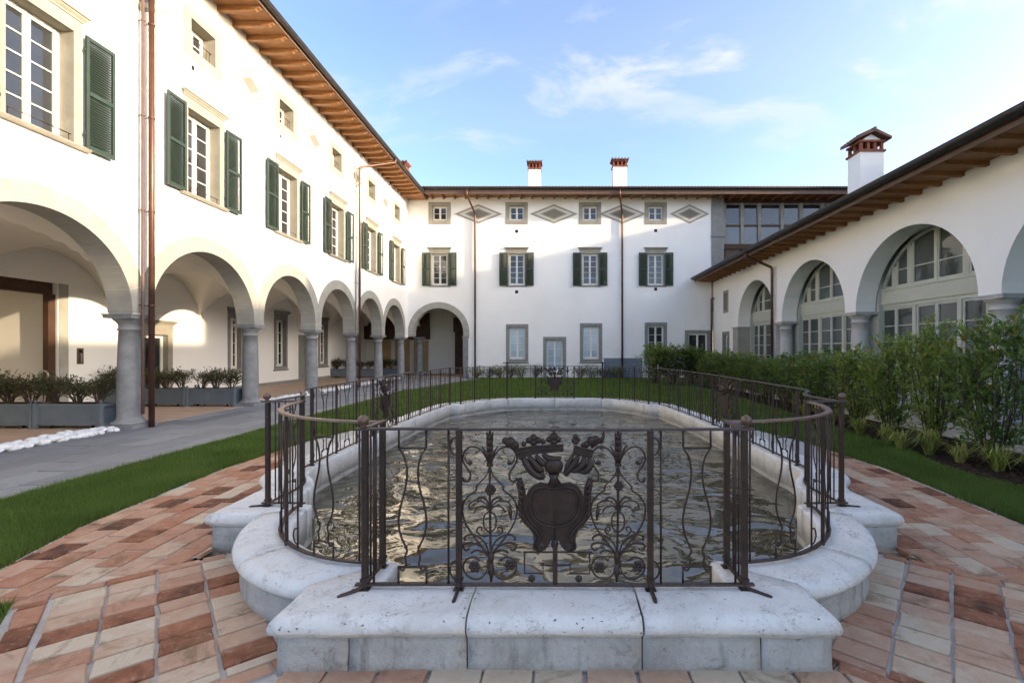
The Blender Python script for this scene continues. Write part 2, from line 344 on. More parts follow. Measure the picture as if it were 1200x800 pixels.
# ------------------------------------------------------------------ helpers
class MB:
    """collects geometry for ONE mesh"""
    def __init__(s): s.v = []; s.f = []; s.sm = []; s.rn = []
    def add(s, vs, fs, smooth=False, rnd=0.0):
        o = len(s.v); s.v += [tuple(p) for p in vs]
        s.f += [tuple(i + o for i in f) for f in fs]; s.sm += [smooth] * len(fs); s.rn += [rnd] * len(vs)
        return s
    def box(s, x0, x1, y0, y1, z0, z1):
        v = [(x0, y0, z0), (x1, y0, z0), (x1, y1, z0), (x0, y1, z0), (x0, y0, z1), (x1, y0, z1), (x1, y1, z1), (x0, y1, z1)]
        return s.add(v, [(0, 3, 2, 1), (4, 5, 6, 7), (0, 1, 5, 4), (1, 2, 6, 5), (2, 3, 7, 6), (3, 0, 4, 7)])
    def cham(s, x0, x1, y0, y1, z0, z1, c=0.01):
        """box with chamfered vertical section edges on the y- side (front)"""
        pr = [(x0, y1), (x0, y0 + c), (x0 + c, y0), (x1 - c, y0), (x1, y0 + c), (x1, y1)]
        n = len(pr); v = [(x, y, z0) for x, y in pr] + [(x, y, z1) for x, y in pr]
        return s.add(v, [tuple(range(n))[::-1], tuple(range(n, 2 * n))] + [(i, (i + 1) % n, (i + 1) % n + n, i + n) for i in range(n)])
    def prism_xz(s, poly, y0, y1, smooth=False):
        """polygon in x-z extruded along y"""
        n = len(poly); v = [(x, y0, z) for x, z in poly] + [(x, y1, z) for x, z in poly]
        return s.add(v, [tuple(range(n)), tuple(range(n, 2 * n))[::-1]] + [(i, i + n, (i + 1) % n + n, (i + 1) % n) for i in range(n)])
    def profile_x(s, poly, x0, x1):
        """profile polygon (y,z) extruded along x"""
        n = len(poly); v = [(x0, y, z) for y, z in poly] + [(x1, y, z) for y, z in poly]
        return s.add(v, [tuple(range(n)), tuple(range(n, 2 * n))[::-1]] + [(i, i + n, (i + 1) % n + n, (i + 1) % n) for i in range(n)])
    def tube(s, pts, r, n=6, caps=True, closed=False):
        P = [Vector(p) for p in pts]; m = len(P)
        rr = r if isinstance(r, (list, tuple)) else [r] * m
        vs = []; prev = None
        for i, p in enumerate(P):
            if closed: t = P[(i + 1) % m] - P[i - 1]
            elif i == 0: t = P[1] - P[0]
            elif i == m - 1: t = P[-1] - P[-2]
            else: t = P[i + 1] - P[i - 1]
            if t.length < 1e-9: t = Vector((0, 0, 1))
            t.normalize()
            if prev is None:
                a = Vector((0, 1, 0)) if abs(t.y) < 0.9 else Vector((1, 0, 0))
                u = t.cross(a).normalized()
            else:
                u = prev - t * prev.dot(t)
                if u.length < 1e-6: u = t.cross(Vector((0, 1, 0)))
                u.normalize()
            prev = u; w = t.cross(u)
            for k in range(n):
                a = 2 * math.pi * (k + 0.5) / n
                vs.append(p + (u * math.cos(a) + w * math.sin(a)) * rr[i])
        fs = []
        for i in range(m if closed else m - 1):
            j = (i + 1) % m
            for k in range(n):
                fs.append((i * n + k, i * n + (k + 1) % n, j * n + (k + 1) % n, j * n + k))
        s.add(vs, fs, n > 4)
        if caps and not closed:
            o = len(s.v) - len(vs)
            s.f += [tuple(o + k for k in range(n))[::-1], tuple(o + (m - 1) * n + k for k in range(n))]; s.sm += [False, False]
        return s
    def lathe(s, prof, n=20, c=(0, 0, 0), smooth=True):
        """profile (r,z) turned about vertical axis"""
        vs = [(c[0] + r * math.cos(2 * math.pi * k / n), c[1] + r * math.sin(2 * math.pi * k / n), c[2] + z) for r, z in prof for k in range(n)]
        fs = [(i * n + k, i * n + (k + 1) % n, (i + 1) * n + (k + 1) % n, (i + 1) * n + k) for i in range(len(prof) - 1) for k in range(n)]
        s.add(vs, fs, smooth)
        o = len(s.v) - len(vs)
        s.f += [tuple(o + k for k in range(n))[::-1], tuple(o + (len(prof) - 1) * n + k for k in range(n))]; s.sm += [False, False]
        return s
    def ball(s, c, r, n=10, sq=(1, 1, 1)):
        vs = []; fs = []
        m = max(4, n // 2 + 1)
        for i in range(m + 1):
            th = math.pi * i / m
            for k in range(n):
                a = 2 * math.pi * k / n
                vs.append((c[0] + r * sq[0] * math.sin(th) * math.cos(a), c[1] + r * sq[1] * math.sin(th) * math.sin(a), c[2] + r * sq[2] * math.cos(th)))
        for i in range(m):
            for k in range(n):
                fs.append((i * n + k, (i + 1) * n + k, (i + 1) * n + (k + 1) % n, i * n + (k + 1) % n))
        return s.add(vs, fs, True)
    def mesh(s, name, mat):
        me = bpy.data.meshes.new(name)
        me.from_pydata(s.v, [], s.f); me.validate()
        if len(me.polygons) == len(s.sm): me.polygons.foreach_set('use_smooth', s.sm)
        if any(s.rn):
            at = me.attributes.new('rnd', 'FLOAT', 'POINT'); at.data.foreach_set('value', s.rn)
        me.materials.append(M[mat]); me.update()
        return me
    def build(s, name, mat, parent=None, loc=None, rot=None):
        return put(name, s.mesh(name, mat), parent, loc, rot)
def put(name, me, parent=None, loc=None, rot=None):
    o = bpy.data.objects.new(name, me); col.objects.link(o)
    if parent is not None: o.parent = parent
    if loc is not None: o.location = loc
    if rot is not None: o.rotation_euler = rot
    return o
def empty(name, loc=(0, 0, 0), rz=0.0):
    o = bpy.data.objects.new(name, None); col.objects.link(o)
    o.location = loc; o.rotation_euler = (0, 0, rz); o.empty_display_size = 0.3
    return o
def tag(o, label=None, cat=None, group=None, kind=None):
    if label: o['label'] = label
    if cat: o['category'] = cat
    if group: o['group'] = group
    if kind: o['kind'] = kind
    return o
def fix_normals(o):
    bm = bmesh.new(); bm.from_mesh(o.data); bmesh.ops.recalc_face_normals(bm, faces=bm.faces); bm.to_mesh(o.data); bm.free()
    return o
def clip(poly, a, b):
    """keep the part of poly on the left of a->b"""
    out = []
    def side(p): return (b[0] - a[0]) * (p[1] - a[1]) - (b[1] - a[1]) * (p[0] - a[0])
    for i in range(len(poly)):
        p, q = poly[i], poly[(i + 1) % len(poly)]
        sp, sq = side(p), side(q)
        if sp >= 0: out.append(p)
        if sp * sq < 0:
            t = sp / (sp - sq); out.append((p[0] + t * (q[0] - p[0]), p[1] + t * (q[1] - p[1])))
    return out
def area(p): return 0.5 * sum(p[i][0] * p[(i + 1) % len(p)][1] - p[(i + 1) % len(p)][0] * p[i][1] for i in range(len(p)))
def ccw(p): return p if area(p) > 0 else p[::-1]
def catmull(pts, k=6, closed=False):
    P = [Vector((*p, 0)) if len(p) == 2 else Vector(p) for p in pts]; out = []; n = len(P)
    for i in range(n if closed else n - 1):
        p1, p2 = P[i], P[(i + 1) % n]
        p0 = P[i - 1] if (i > 0 or closed) else p1 * 2 - p2
        p3 = P[(i + 2) % n] if (i + 2 < n or closed) else p2 * 2 - p1
        for j in range(k):
            t = j / k
            out.append(0.5 * ((2 * p1) + (p2 - p0) * t + (2 * p0 - 5 * p1 + 4 * p2 - p3) * t * t + (3 * p1 - p0 - 3 * p2 + p3) * t ** 3))
    if not closed: out.append(P[-1])
    return out

# ------------------------------------------------------------------ ground
def sheet(name, poly, z, mat, thick=0.03):
    poly = ccw(poly); n = len(poly); mb = MB()
    mb.add([(x, y, z) for x, y in poly] + [(x, y, z - thick) for x, y in poly],
           [tuple(range(n)), tuple(range(n, 2 * n))[::-1]] + [(i, i + n, (i + 1) % n + n, (i + 1) % n) for i in range(n)])
    return tag(mb.build(name, mat), kind='structure')
# the terrain sheet leaves an opening under the pool basin
def terrain():
    mb = MB(); X = [-600, -3.0, 3.0, 600]; Y = [-600, 2.45, 13.3, 600]
    vs = [(x, y, -0.045) for y in Y for x in X]
    fs = [(j * 4 + i, j * 4 + i + 1, j * 4 + i + 5, j * 4 + i + 4) for j in range(3) for i in range(3) if not (i == 1 and j == 1)]
    mb.add(vs, fs)
    return tag(mb.build('ground', 'lawn'), kind='structure')
terrain()
sheet('arcade_floor', [(-13.6, -8), (-9.02, -8), (-9.02, 28.2), (-5.0, 28.2), (-5.0, 33), (-13.6, 33)], 0.012, 'arcade_floor', 0.05)
arc_floor_passage = sheet('passage_floor', [(-22, 8.5), (-13.62, 8.5), (-13.62, 12.6), (-22, 12.6)], 0.010, 'arcade_floor', 0.05)

def tile_geo(poly, top, bevel, depth, rnd, wob=0.004, r=rng):
    poly = ccw(poly); n = len(poly)
    cx = sum(p[0] for p in poly) / n; cy = sum(p[1] for p in poly) / n
    a, b_, c_ = r.uniform(-.012, .012), r.uniform(-.012, .012), r.uniform(-.0035, .0035)
    def zt(x, y): return top + c_ + a * (x - cx) + b_ * (y - cy)
    P = [(x + r.uniform(-wob, wob), y + r.uniform(-wob, wob)) for x, y in poly]
    def ins(p):
        dx, dy = cx - p[0], cy - p[1]; L = math.hypot(dx, dy) or 1
        return (p[0] + dx / L * bevel * 1.4, p[1] + dy / L * bevel * 1.4)
    I = [ins(p) for p in P]
    vs = [(x, y, zt(x, y)) for x, y in I] + [(x, y, zt(x, y) - bevel * 0.8) for x, y in P] + [(x, y, top - depth) for x, y in P]
    fs = [tuple(range(n))] + [(i, i + n, (i + 1) % n + n, (i + 1) % n) for i in range(n)] + [(i + n, i + 2 * n, (i + 1) % n + 2 * n, (i + 1) % n + n) for i in range(n)]
    return vs, fs
def grid_tiles(zone, org, ang, tl, tw, gap, stagger=0.0, jit=0.0, r=rng):
    """tiles of size tl (local x) by tw (local y) clipped to a convex zone"""
    zone = ccw(zone); ca, sa = math.cos(ang), math.sin(ang)
    loc = [((x - org[0]) * ca + (y - org[1]) * sa, -(x - org[0]) * sa + (y - org[1]) * ca) for x, y in zone]
    x0, x1 = min(p[0] for p in loc), max(p[0] for p in loc); y0, y1 = min(p[1] for p in loc), max(p[1] for p in loc)
    out = []
    for j in range(math.floor(y0 / tw) - 1, math.ceil(y1 / tw) + 1):
        off = (j % 2) * stagger * tl + r.uniform(-jit, jit) * tl
        for i in range(math.floor(x0 / tl) - 2, math.ceil(x1 / tl) + 2):
            g = gap / 2
            q = [(i * tl + off + g, j * tw + g), ((i + 1) * tl + off - g, j * tw + g), ((i + 1) * tl + off - g, (j + 1) * tw - g), (i * tl + off + g, (j + 1) * tw - g)]
            q = [(org[0] + x * ca - y * sa, org[1] + x * sa + y * ca) for x, y in q]
            for k in range(len(zone)):
                q = clip(q, zone[k], zone[(k + 1) % len(zone)])
                if len(q) < 3: break
            if len(q) >= 3 and abs(area(q)) > 0.10 * tl * tw: out.append(q)
    return out
def seen(poly):
    """size of a ground piece in the photograph, in pixels (0 when outside)"""
    pts = []
    for x, y in poly:
        if y < 0.5: return 0
        pts.append((650 + 547 * x / y, 410 + 547 * 1.65 / y))
    c = (sum(p[0] for p in pts) / len(pts), sum(p[1] for p in pts) / len(pts))
    if not (-20 < c[0] < 1220 and c[1] < 830): return 0
    return abs(area(pts))
dirA = Vector((-0.766, -0.643)); nA = Vector((-0.643, 0.766))
a0 = Vector((-2.80, 3.70)); b0 = Vector((-1.45, 2.41))
def T(v): return (v.x, v.y)
def mir(p, s): return [(-x, y) for x, y in p][::-1] if s > 0 else p
side_zone = [(-2.86, 3.93), T(a0 - dirA * 0.03 + nA * 0.0), T(a0 + dirA * 1.30), (-4.12, 3.36), (-4.42, 4.4), (-4.6, 6.5), (-4.45, 8.5), (-4.0, 10.2), (-3.2, 11.5), (-2.86, 11.5)]
strip_zone = [T(a0 + dirA * 1.32), T(a0 + dirA * 3.0), T(a0 + dirA * 3.0 + nA * 0.5), T(a0 + dirA * 1.32 + nA * 0.5)]
row_a = [T(a0 - dirA * 0.15 - nA * 0.012), T(a0 - dirA * 0.15 - nA * 0.10), T(a0 + dirA * 0.98 - nA * 0.10), T(a0 + dirA * 0.98 - nA * 0.012)]
eA = a0 + dirA * 0.80; eB = b0 + dirA * 1.0
diag_zone = [T(a0 - dirA * 0.25 - nA * 0.112), T(eA - nA * 0.112), T(eB + nA * 0.10), T(b0 - dirA * 0.25 + nA * 0.10)]
row_b = [T(b0 - dirA * 0.15 + nA * 0.09), T(b0 - dirA * 0.15 - nA * 0.005), T(eB + dirA * 0.3 - nA * 0.005), T(eB + dirA * 0.3 + nA * 0.09)]
row_end = [T(eA + dirA * 0.015 - nA * 0.112), T(eA + dirA * 0.17 - nA * 0.112), T(eB + dirA * 0.17 + nA * 0.1), T(eB + dirA * 0.015 + nA * 0.1)]
front_zone = [(-1.40, 2.46), T(b0 - nA * 0.02 - dirA * 0.05), T(b0 + dirA * 1.3 - nA * 0.02), (-2.6, 0.9), (2.6, 0.9), (-(b0 + dirA * 1.3 - nA * 0.02).x, (b0 + dirA * 1.3 - nA * 0.02).y), (1.43, 2.44), (1.40, 2.46)]
angA = math.atan2(nA.y, nA.x)
tiles = []                     # (poly, rnd)
def tone(bias=0.0):
    u = rng.random()
    t = rng.gauss(0.56, 0.17)
    if u < 0.10: t = rng.uniform(0.02, 0.14)
    elif u < 0.20: t = rng.uniform(0.85, 1.0)
    return min(1, max(0.01, t + bias))
for s in (-1, 1):
    for q in grid_tiles(side_zone, (-2.9, 3.9), R(90) + (R(3)), 0.30, 0.215, 0.016, 0.5, 0.04): tiles.append((mir(q, s), tone()))
    for q in grid_tiles(strip_zone, T(a0), angA, 0.30, 0.2, 0.016, 0.5): tiles.append((mir(q, s), tone()))
    for q in grid_tiles(row_a, T(a0 - nA * 0.1), math.atan2(dirA.y, dirA.x) + math.pi, 0.27, 0.1, 0.014): tiles.append((mir(q, s), tone(-0.22)))
    for q in grid_tiles(diag_zone, T(a0 - nA * 0.112), angA, 0.175, 0.262, 0.017, 0.0, 0.09): tiles.append((mir(q, s), tone(0.06)))
    for q in grid_tiles(row_b, T(b0), math.atan2(dirA.y, dirA.x) + math.pi, 0.30, 0.10, 0.014): tiles.append((mir(q, s), tone(-0.28)))
    for q in grid_tiles(row_end, T(eB), angA, 0.28, 0.155, 0.014): tiles.append((mir(q, s), tone(-0.33)))
for q in grid_tiles(front_zone, (0.03, 2.50), 0.0, 0.265, 0.31, 0.017, 0.5, 0.05): tiles.append((q, tone(0.05)))
tiles = [(seen(q), q, t) for q, t in tiles]
tiles = [t for t in tiles if t[0] > 0 or (abs(t[1][0][0]) < 5 and t[1][0][1] > 0.8)]
tiles.sort(key=lambda t: -t[0])
# mortar bed as the paving itself; the basin's footprint is left open
bed = MB()
def bedpoly(p, z=-0.010):
    p = ccw(p); bed.add([(x, y, z) for x, y in p], [tuple(range(len(p)))])
for s in (-1, 1):
    bedpoly(mir([(-2.86, 3.75), T(a0 + dirA * 1.30 - nA * 0.006), (-4.16, 3.36), (-4.46, 4.4), (-4.64, 6.5), (-4.49, 8.5), (-4.04, 10.2), (-3.24, 11.5), (-2.86, 11.5)], s))
    bedpoly(mir([T(a0 + dirA * 1.30 + nA * 0.51), T(a0 + dirA * 1.30), T(a0 + dirA * 3.0), T(a0 + dirA * 3.0 + nA * 0.51)], s), -0.013)
    bedpoly(mir([T(a0 - dirA * 0.2), T(eA + dirA * 0.19), T(eB + dirA * 0.19), T(b0 - dirA * 0.2)], s), -0.016)
bedpoly([(-1.5, 2.48), T(b0 + nA * 0.1), T(eB + dirA * 0.3 + nA * 0.1), (-2.6, 0.9), (2.6, 0.9), (-(eB + dirA * 0.3 + nA * 0.1).x, (eB + dirA * 0.3 + nA * 0.1).y), (-(b0 + nA * 0.1).x, (b0 + nA * 0.1).y), (1.5, 2.48)], -0.019)
paving = tag(bed.build('brick_paving', 'mortar'), kind='structure')
rest = MB()
for k, (sz, q, t) in enumerate(tiles):
    vs, fs = tile_geo(q, 0.002, 0.006, 0.03, t, 0.008)
    if k < 300:
        mb = MB(); mb.add(vs, fs, False, t); mb.build('brick', 'brick', paving)
    else: rest.add(vs, fs, False, t)
tag(rest.build('distant_bricks', 'brick', paving), kind='stuff')

# grey slab path along the arcade
path = sheet('slab_path', [(-8.99, -6), (-6.05, -6), (-6.05, 19), (-5.2, 23), (-4.3, 27.6), (-8.99, 27.6)], -0.006, 'mortar', 0.03)
slabs = []
for zn in ([(-8.985, 2.5), (-6.07, 2.5), (-6.07, 19), (-8.985, 19)], [(-8.985, 19.004), (-6.07, 19.004), (-5.2, 23), (-8.985, 23)], [(-8.985, 23.004), (-5.2, 23.004), (-4.35, 27.5), (-8.985, 27.5)]):
    slabs += grid_tiles(zn, (-8.985, 0), R(90), 1.15, 0.485, 0.008, 0.5, 0.06)
srest = MB()
slabs.sort(key=lambda q: -seen(q))
for k, q in enumerate(slabs):
    vs, fs = tile_geo(q, 0.004, 0.004, 0.02, 0.5, 0.001)
    t = min(1, max(0.01, rng.gauss(0.5, 0.25)))
    if k < 150 and seen(q) > 0:
        mb = MB(); mb.add(vs, fs, False, t); mb.build('paving_slab', 'slab', path)
    else: srest.add(vs, fs, False, t)
tag(srest.build('distant_slabs', 'slab', path), kind='stuff')

# ------------------------------------------------------------------ fountain basin
KZ = 0.29
fountain = tag(empty('fountain_basin', (0, 2.5, 0)), 'large low pool basin of worn white travertine in the brick paving', 'fountain')
Cx, Cy = -1.08, 4.05
def arcp(r, th): return (Cx + r * math.cos(R(th)), Cy + r * math.sin(R(th)))
# (inner, outer) pairs for the left half, seam markers split stones
def lob(th): return (arcp(1.04, min(th, 268)), arcp(1.42, th))
half = [
    [((-0.453, 2.75), (-0.453, 2.36)), ((-0.75, 2.75), (-0.75, 2.36)), ((-1.0, 2.75), (-1.46, 2.36)), ((-1.0, 2.86), (-1.46, 2.55)), ((-1.0, 3.01), (-1.46, 2.69))],
    [((-1.0, 3.01), (-1.46, 2.69))] + [lob(t) for t in (251, 245, 239, 233, 227)],
    [lob(t) for t in (227, 220, 213, 206, 200, 194)] + [((-2.12, 4.0), arcp(1.42, 188))],
    [((-2.12, 4.0), (-2.485, 3.88)), ((-2.14, 4.12), (-2.70, 3.88)), ((-2.42, 4.15), (-2.91, 3.88)), ((-2.41, 4.3), (-2.91, 4.2)), ((-2.40, 4.55), (-2.91, 4.55))],
    [((-2.40, 4.55), (-2.91, 4.55)), ((-2.44, 4.75), (-2.95, 4.72)), ((-2.56, 4.95), (-3.06, 4.88)), ((-2.70, 5.12), (-3.19, 5.03)), ((-2.78, 5.3), (-3.26, 5.22)), ((-2.80, 5.6), (-3.27, 5.6))],
    [((-2.80, 5.6), (-3.27, 5.6)), ((-2.80, 6.5), (-3.27, 6.5)), ((-2.80, 7.4), (-3.27, 7.4))],
    [((-2.80, 7.4), (-3.27, 7.4)), ((-2.80, 8.4), (-3.27, 8.4)), ((-2.77, 9.3), (-3.24, 9.3))],
    [((-2.77, 9.3), (-3.24, 9.3)), ((-2.70, 10.2), (-3.17, 10.3)), ((-2.60, 11.2), (-3.06, 11.35))],
    [((-2.60, 11.2), (-3.06, 11.35)), ((-2.56, 11.5), (-3.0, 11.75)), ((-2.36, 11.58), (-2.85, 12.0)), ((-2.25, 11.8), (-2.65, 12.2))],
    [((-2.25, 11.8), (-2.65, 12.2)), ((-1.95, 12.3), (-2.25, 12.75)), ((-1.6, 12.72), (-1.8, 13.2)), ((-1.3, 12.93), (-1.4, 13.4))],
]
def loft(pairs, prof, jit=0.0, jseed=0.0, cap=True):
    """prof: list of (kind, offset, z); kind i from inner, o from outer"""
    mb = MB(); n = len(prof); vs = []
    dense = []
    for i in range(len(pairs) - 1):
        k = max(1, int(math.dist(pairs[i][1], pairs[i + 1][1]) / 0.07))
        for j in range(k):
            t = j / k
            dense.append(tuple((pairs[i][q][0] * (1 - t) + pairs[i + 1][q][0] * t, pairs[i][q][1] * (1 - t) + pairs[i + 1][q][1] * t) for q in (0, 1)))
    dense.append(pairs[-1])
    for a, b in dense:
        A, B = Vector(a), Vector(b); d = (B - A).normalized()
        for kind, off, z in prof:
            p = (A + d * off) if kind == 'i' else ((B - d * off) if kind == 'o' else A.lerp(B, off))
            q = Vector((p.x, p.y, z))
            if jit:
                nv = mnoise.noise_vector(Vector((p.x, p.y, z)) * 4.5 + Vector((jseed, 0, 0)))
                nw = mnoise.noise_vector(Vector((p.x, p.y, z)) * 17 + Vector((jseed, 3, 0)))
                nx_ = mnoise.noise_vector(Vector((p.x, p.y, z)) * 42 + Vector((jseed, 5, 0)))
                q = q + nv * jit + nw * jit * 0.5 + nx_ * jit * 0.22
            vs.append(q)
    m = len(dense); fs = []
    for i in range(m - 1):
        for k in range(n):
            fs.append((i * n + k, i * n + (k + 1) % n, (i + 1) * n + (k + 1) % n, (i + 1) * n + k))
    mb.add(vs, fs, True)
    if cap:
        o = 0; mb.f += [tuple(range(n)), tuple((m - 1) * n + k for k in range(n))[::-1]]; mb.sm += [False, False]
    return mb
cop_prof = [('i', 0.0, 0.02), ('i', 0.0, KZ - 0.07), ('i', 0.0, KZ - 0.02), ('i', 0.006, KZ - 0.006), ('i', 0.02, KZ), ('m', 0.18, KZ + 0.001), ('m', 0.3, KZ + 0.002), ('m', 0.42, KZ + 0.002), ('m', 0.54, KZ + 0.002), ('m', 0.66, KZ + 0.001), ('m', 0.76, KZ),
            ('o', 0.062, KZ - 0.002), ('o', 0.034, KZ - 0.009), ('o', 0.012, KZ - 0.026), ('o', 0.0, KZ - 0.055), ('o', 0.004, KZ - 0.078), ('o', 0.018, KZ - 0.094), ('o', 0.036, KZ - 0.098), ('o', 0.036, KZ - 0.112), ('o', 0.05, KZ - 0.113), ('m', 0.45, KZ - 0.113), ('m', 0.4, 0.02)]
base_prof = [('m', 0.55, KZ - 0.116), ('o', 0.052, KZ - 0.116), ('o', 0.052, 0.12), ('o', 0.05, 0.05), ('o', 0.045, -0.04), ('m', 0.55, -0.04)]
def gap_pairs(pairs, g=0.0045):
    """shorten a stone at both ends so that the joints stay open"""
    P = [list(map(Vector, q)) for q in pairs]
    for a, b in ((0, 1), (-1, -2)):
        for q in (0, 1):
            d = (P[b][q] - P[a][q]).normalized(); P[a][q] = P[a][q] + d * g
    return [tuple((v.x, v.y) for v in q) for q in P]
def mpairs(pairs, s): return pairs if s < 0 else [((-a[0], a[1]), (-b[0], b[1])) for a, b in pairs]
stone_sets = []
core = MB()
core_prof = [('i', 0.012, 0.0), ('i', 0.012, KZ - 0.02), ('o', 0.065, KZ - 0.02), ('o', 0.065, -0.03)]
FL = fountain.location
def fstone(mb, name, mat):
    o = mb.build(name, mat, fountain); o.location = (-FL.x, -FL.y, -FL.z); fix_normals(o); return o
for s in (-1, 1):
    for k, pr in enumerate(half):
        fstone(loft(gap_pairs(mpairs(pr, s)), cop_prof, 0.005, 7.3 * k + s), 'coping_stone', 'travertine')
        cm = loft(mpairs(pr, s), core_prof); core.add(cm.v, cm.f)
fstone(loft(gap_pairs([((-0.453, 2.75), (-0.453, 2.36)), ((0, 2.75), (0, 2.36)), ((0.453, 2.75), (0.453, 2.36))]), cop_prof, 0.005, 1.7), 'coping_stone', 'travertine')
for pr in ([((-1.3, 12.93), (-1.4, 13.4)), ((-0.8, 13.02), (-0.8, 13.5)), ((0, 13.05), (0, 13.52))], [((0, 13.05), (0, 13.52)), ((0.8, 13.02), (0.8, 13.5)), ((1.3, 12.93), (1.4, 13.4))]):
    fstone(loft(gap_pairs(pr), cop_prof, 0.005, pr[1][0][0]), 'coping_stone', 'travertine')
    cm = loft(pr, core_prof); core.add(cm.v, cm.f)
cm = loft([((-0.453, 2.75), (-0.453, 2.36)), ((0.453, 2.75), (0.453, 2.36))], core_prof); core.add(cm.v, cm.f)
o = fstone(core, 'mortar_core', 'old_mortar')
# right front corner stone reaches slightly further to meet the centre stone
# base stones under the coping
fr = half[0]
base_runs = []
for s in (-1, 1):
    base_runs.append(mpairs([fr[0], fr[1], ((-0.95, 2.75), (-1.08, 2.36))], s))
    base_runs.append(mpairs([((-0.95, 2.75), (-1.08, 2.36)), fr[2], fr[3], fr[4]], s))
    for pr in half[1:]: base_runs.append(mpairs(pr, s))
base_runs.append([((-0.453, 2.75), (-0.453, 2.36)), ((0.453, 2.75), (0.453, 2.36))])
for k, pr in enumerate(base_runs):
    fstone(loft(gap_pairs(pr, 0.004), base_prof, 0.005, 3.1 * k + 50), 'base_stone', 'base_stone')
# basin floor / inner lining below the water
inner = [p[0] for st in half for p in st]
loop = []
for p in inner:
    if not loop or math.dist(loop[-1], p) > 0.01: loop.append(p)
loopL = loop[::-1] + [(-x, y) for x, y in loop]            # from back-left .. front .. back-right
loopL += [(0.8, 13.02), (0, 13.05), (-0.8, 13.02)]
lin = MB(); n = len(loopL)
lin.add([(x, y, 0.03) for x, y in loopL] + [(x, y, -0.55) for x, y in loopL], [(i, (i + 1) % n, (i + 1) % n + n, i + n) for i in range(n)] + [tuple(range(n, 2 * n))])
o = fstone(lin, 'basin_lining', 'base_stone')
# water surface with real swell, tessellated
def water():
    x0, x1, y0, y1 = -2.95, 2.95, 2.7, 13.15
    nx, ny = 118, 200
    poly = loopL
    def inside(x, y):
        c = False; m = len(poly); j = m - 1
        for i in range(m):
            (xi, yi), (xj, yj) = poly[i], poly[j]
            if (yi > y) != (yj > y) and x < (xj - xi) * (y - yi) / (yj - yi) + xi: c = not c
            j = i
        return c
    vs = []; idx = {}; fs = []
    for j in range(ny + 1):
        for i in range(nx + 1):
            x = x0 + (x1 - x0) * i / nx; y = y0 + (y1 - y0) * j / ny
            z = -0.03 + 0.010 * mnoise.noise(Vector((x * 1.3, y * 1.6, 0.3))) + 0.005 * mnoise.noise(Vector((x * 3.3, y * 4.1, 7.3)))
            vs.append((x, y, z))
    for j in range(ny):
        for i in range(nx):
            c = [(i, j), (i + 1, j), (i + 1, j + 1), (i, j + 1)]
            if any(inside(x0 + (x1 - x0) * a / nx, y0 + (y1 - y0) * b / ny) for a, b in c):
                fs.append(tuple(b * (nx + 1) + a for a, b in c))
    used = sorted({k for f in fs for k in f}); mp = {k: q for q, k in enumerate(used)}
    mb = MB(); mb.add([vs[k] for k in used], [tuple(mp[k] for k in f) for f in fs], True)
    return tag(mb.build('pool_water', 'water'), kind='structure')
water()

# ------------------------------------------------------------------ wrought iron railing
rail = tag(empty('iron_railing', (0, 2.66, KZ)), 'brown wrought iron railing with crest panels running round the pool basin', 'railing')
RH = 0.905
ZB = 0.035
RL = rail.location
def rput(name, me, x, y, rz): return put(name, me, rail, (x - RL.x, y - RL.y, 0.0), (0, 0, rz))
m_bar = MB().tube([(0, 0, ZB), (0, 0, RH)], 0.0065, 6).mesh('bar', 'iron')
def post_mesh():
    mb = MB(); mb.box(-0.016, 0.016, -0.016, 0.016, -0.012, RH - 0.003)
    mb.box(-0.03, 0.03, -0.03, 0.03, -0.014, 0.004)
    mb.box(-0.022, 0.022, -0.022, 0.022, 0.05, 0.065)
    return mb.mesh('post', 'iron')
m_post = post_mesh()
m_thin = MB().box(-0.011, 0.011, -0.011, 0.011, -0.012, RH - 0.003).mesh('post', 'iron')
def vase_mesh():
    mb = MB(); w = 0.078; r = 0.0062
    for s in (-1, 1):
        pts = [(s * w, RH), (s * w, RH - 0.105)]
        sw = catmull([(w, RH - 0.105), (w * 0.62, RH - 0.15), (w * 0.40, RH - 0.235), (w * 0.52, RH - 0.33), (w * 0.86, RH - 0.43), (w * 1.02, RH - 0.52), (w * 0.86, RH - 0.60), (w * 0.55, RH - 0.655)], 4)
        mb.tube([(s * x, 0, z) for x, z in [(w, RH), (w, RH - 0.1)]], r, 6)
        mb.tube([(s * p.x, 0, p.y) for p in sw], r, 6)
        sw2 = catmull([(w * 0.55, RH - 0.655), (w * 0.52, RH - 0.70), (w * 0.36, RH - 0.735), (w * 0.40, RH - 0.775), (w * 0.62, RH - 0.80), (w * 1.0, RH - 0.815)][:1] + [(w * 0.40, RH - 0.69), (w * 0.55, RH - 0.72), (w * 0.48, RH - 0.765), (w * 0.72, RH - 0.80), (w * 1.02, 0.125)], 4)
        mb.tube([(s * p.x, 0, p.y) for p in sw2], r, 6)
        mb.tube([(s * w * 1.02, 0, 0.13), (s * w * 1.02, 0, ZB)], r, 6)
        mb.ball((s * w * 0.48, 0, RH - 0.665), 0.011, 8)
    mb.tube([(-w, 0, RH - 0.103), (w, 0, RH - 0.103)], r, 6)
    mb.tube([(-w * 1.02, 0, 0.127), (w * 1.02, 0, 0.127)], r, 6)
    return mb.mesh('vase_baluster', 'iron')
m_vase = vase_mesh()
def cscroll_mesh():
    mb = MB()
    for z0, sg in ((RH - 0.02, -1), (ZB, 1)):
        pts = [(0.0, 0, z0 + sg * 0.02), (0.03, 0, z0 + sg * 0.03), (0.048, 0, z0 + sg * 0.07), (0.03, 0, z0 + sg * 0.115), (0.0, 0, z0 + sg * 0.125)]
        mb.tube(catmull(pts, 5), 0.0055, 6)
    return mb.mesh('corner_scroll', 'iron')
m_scroll = cscroll_mesh()
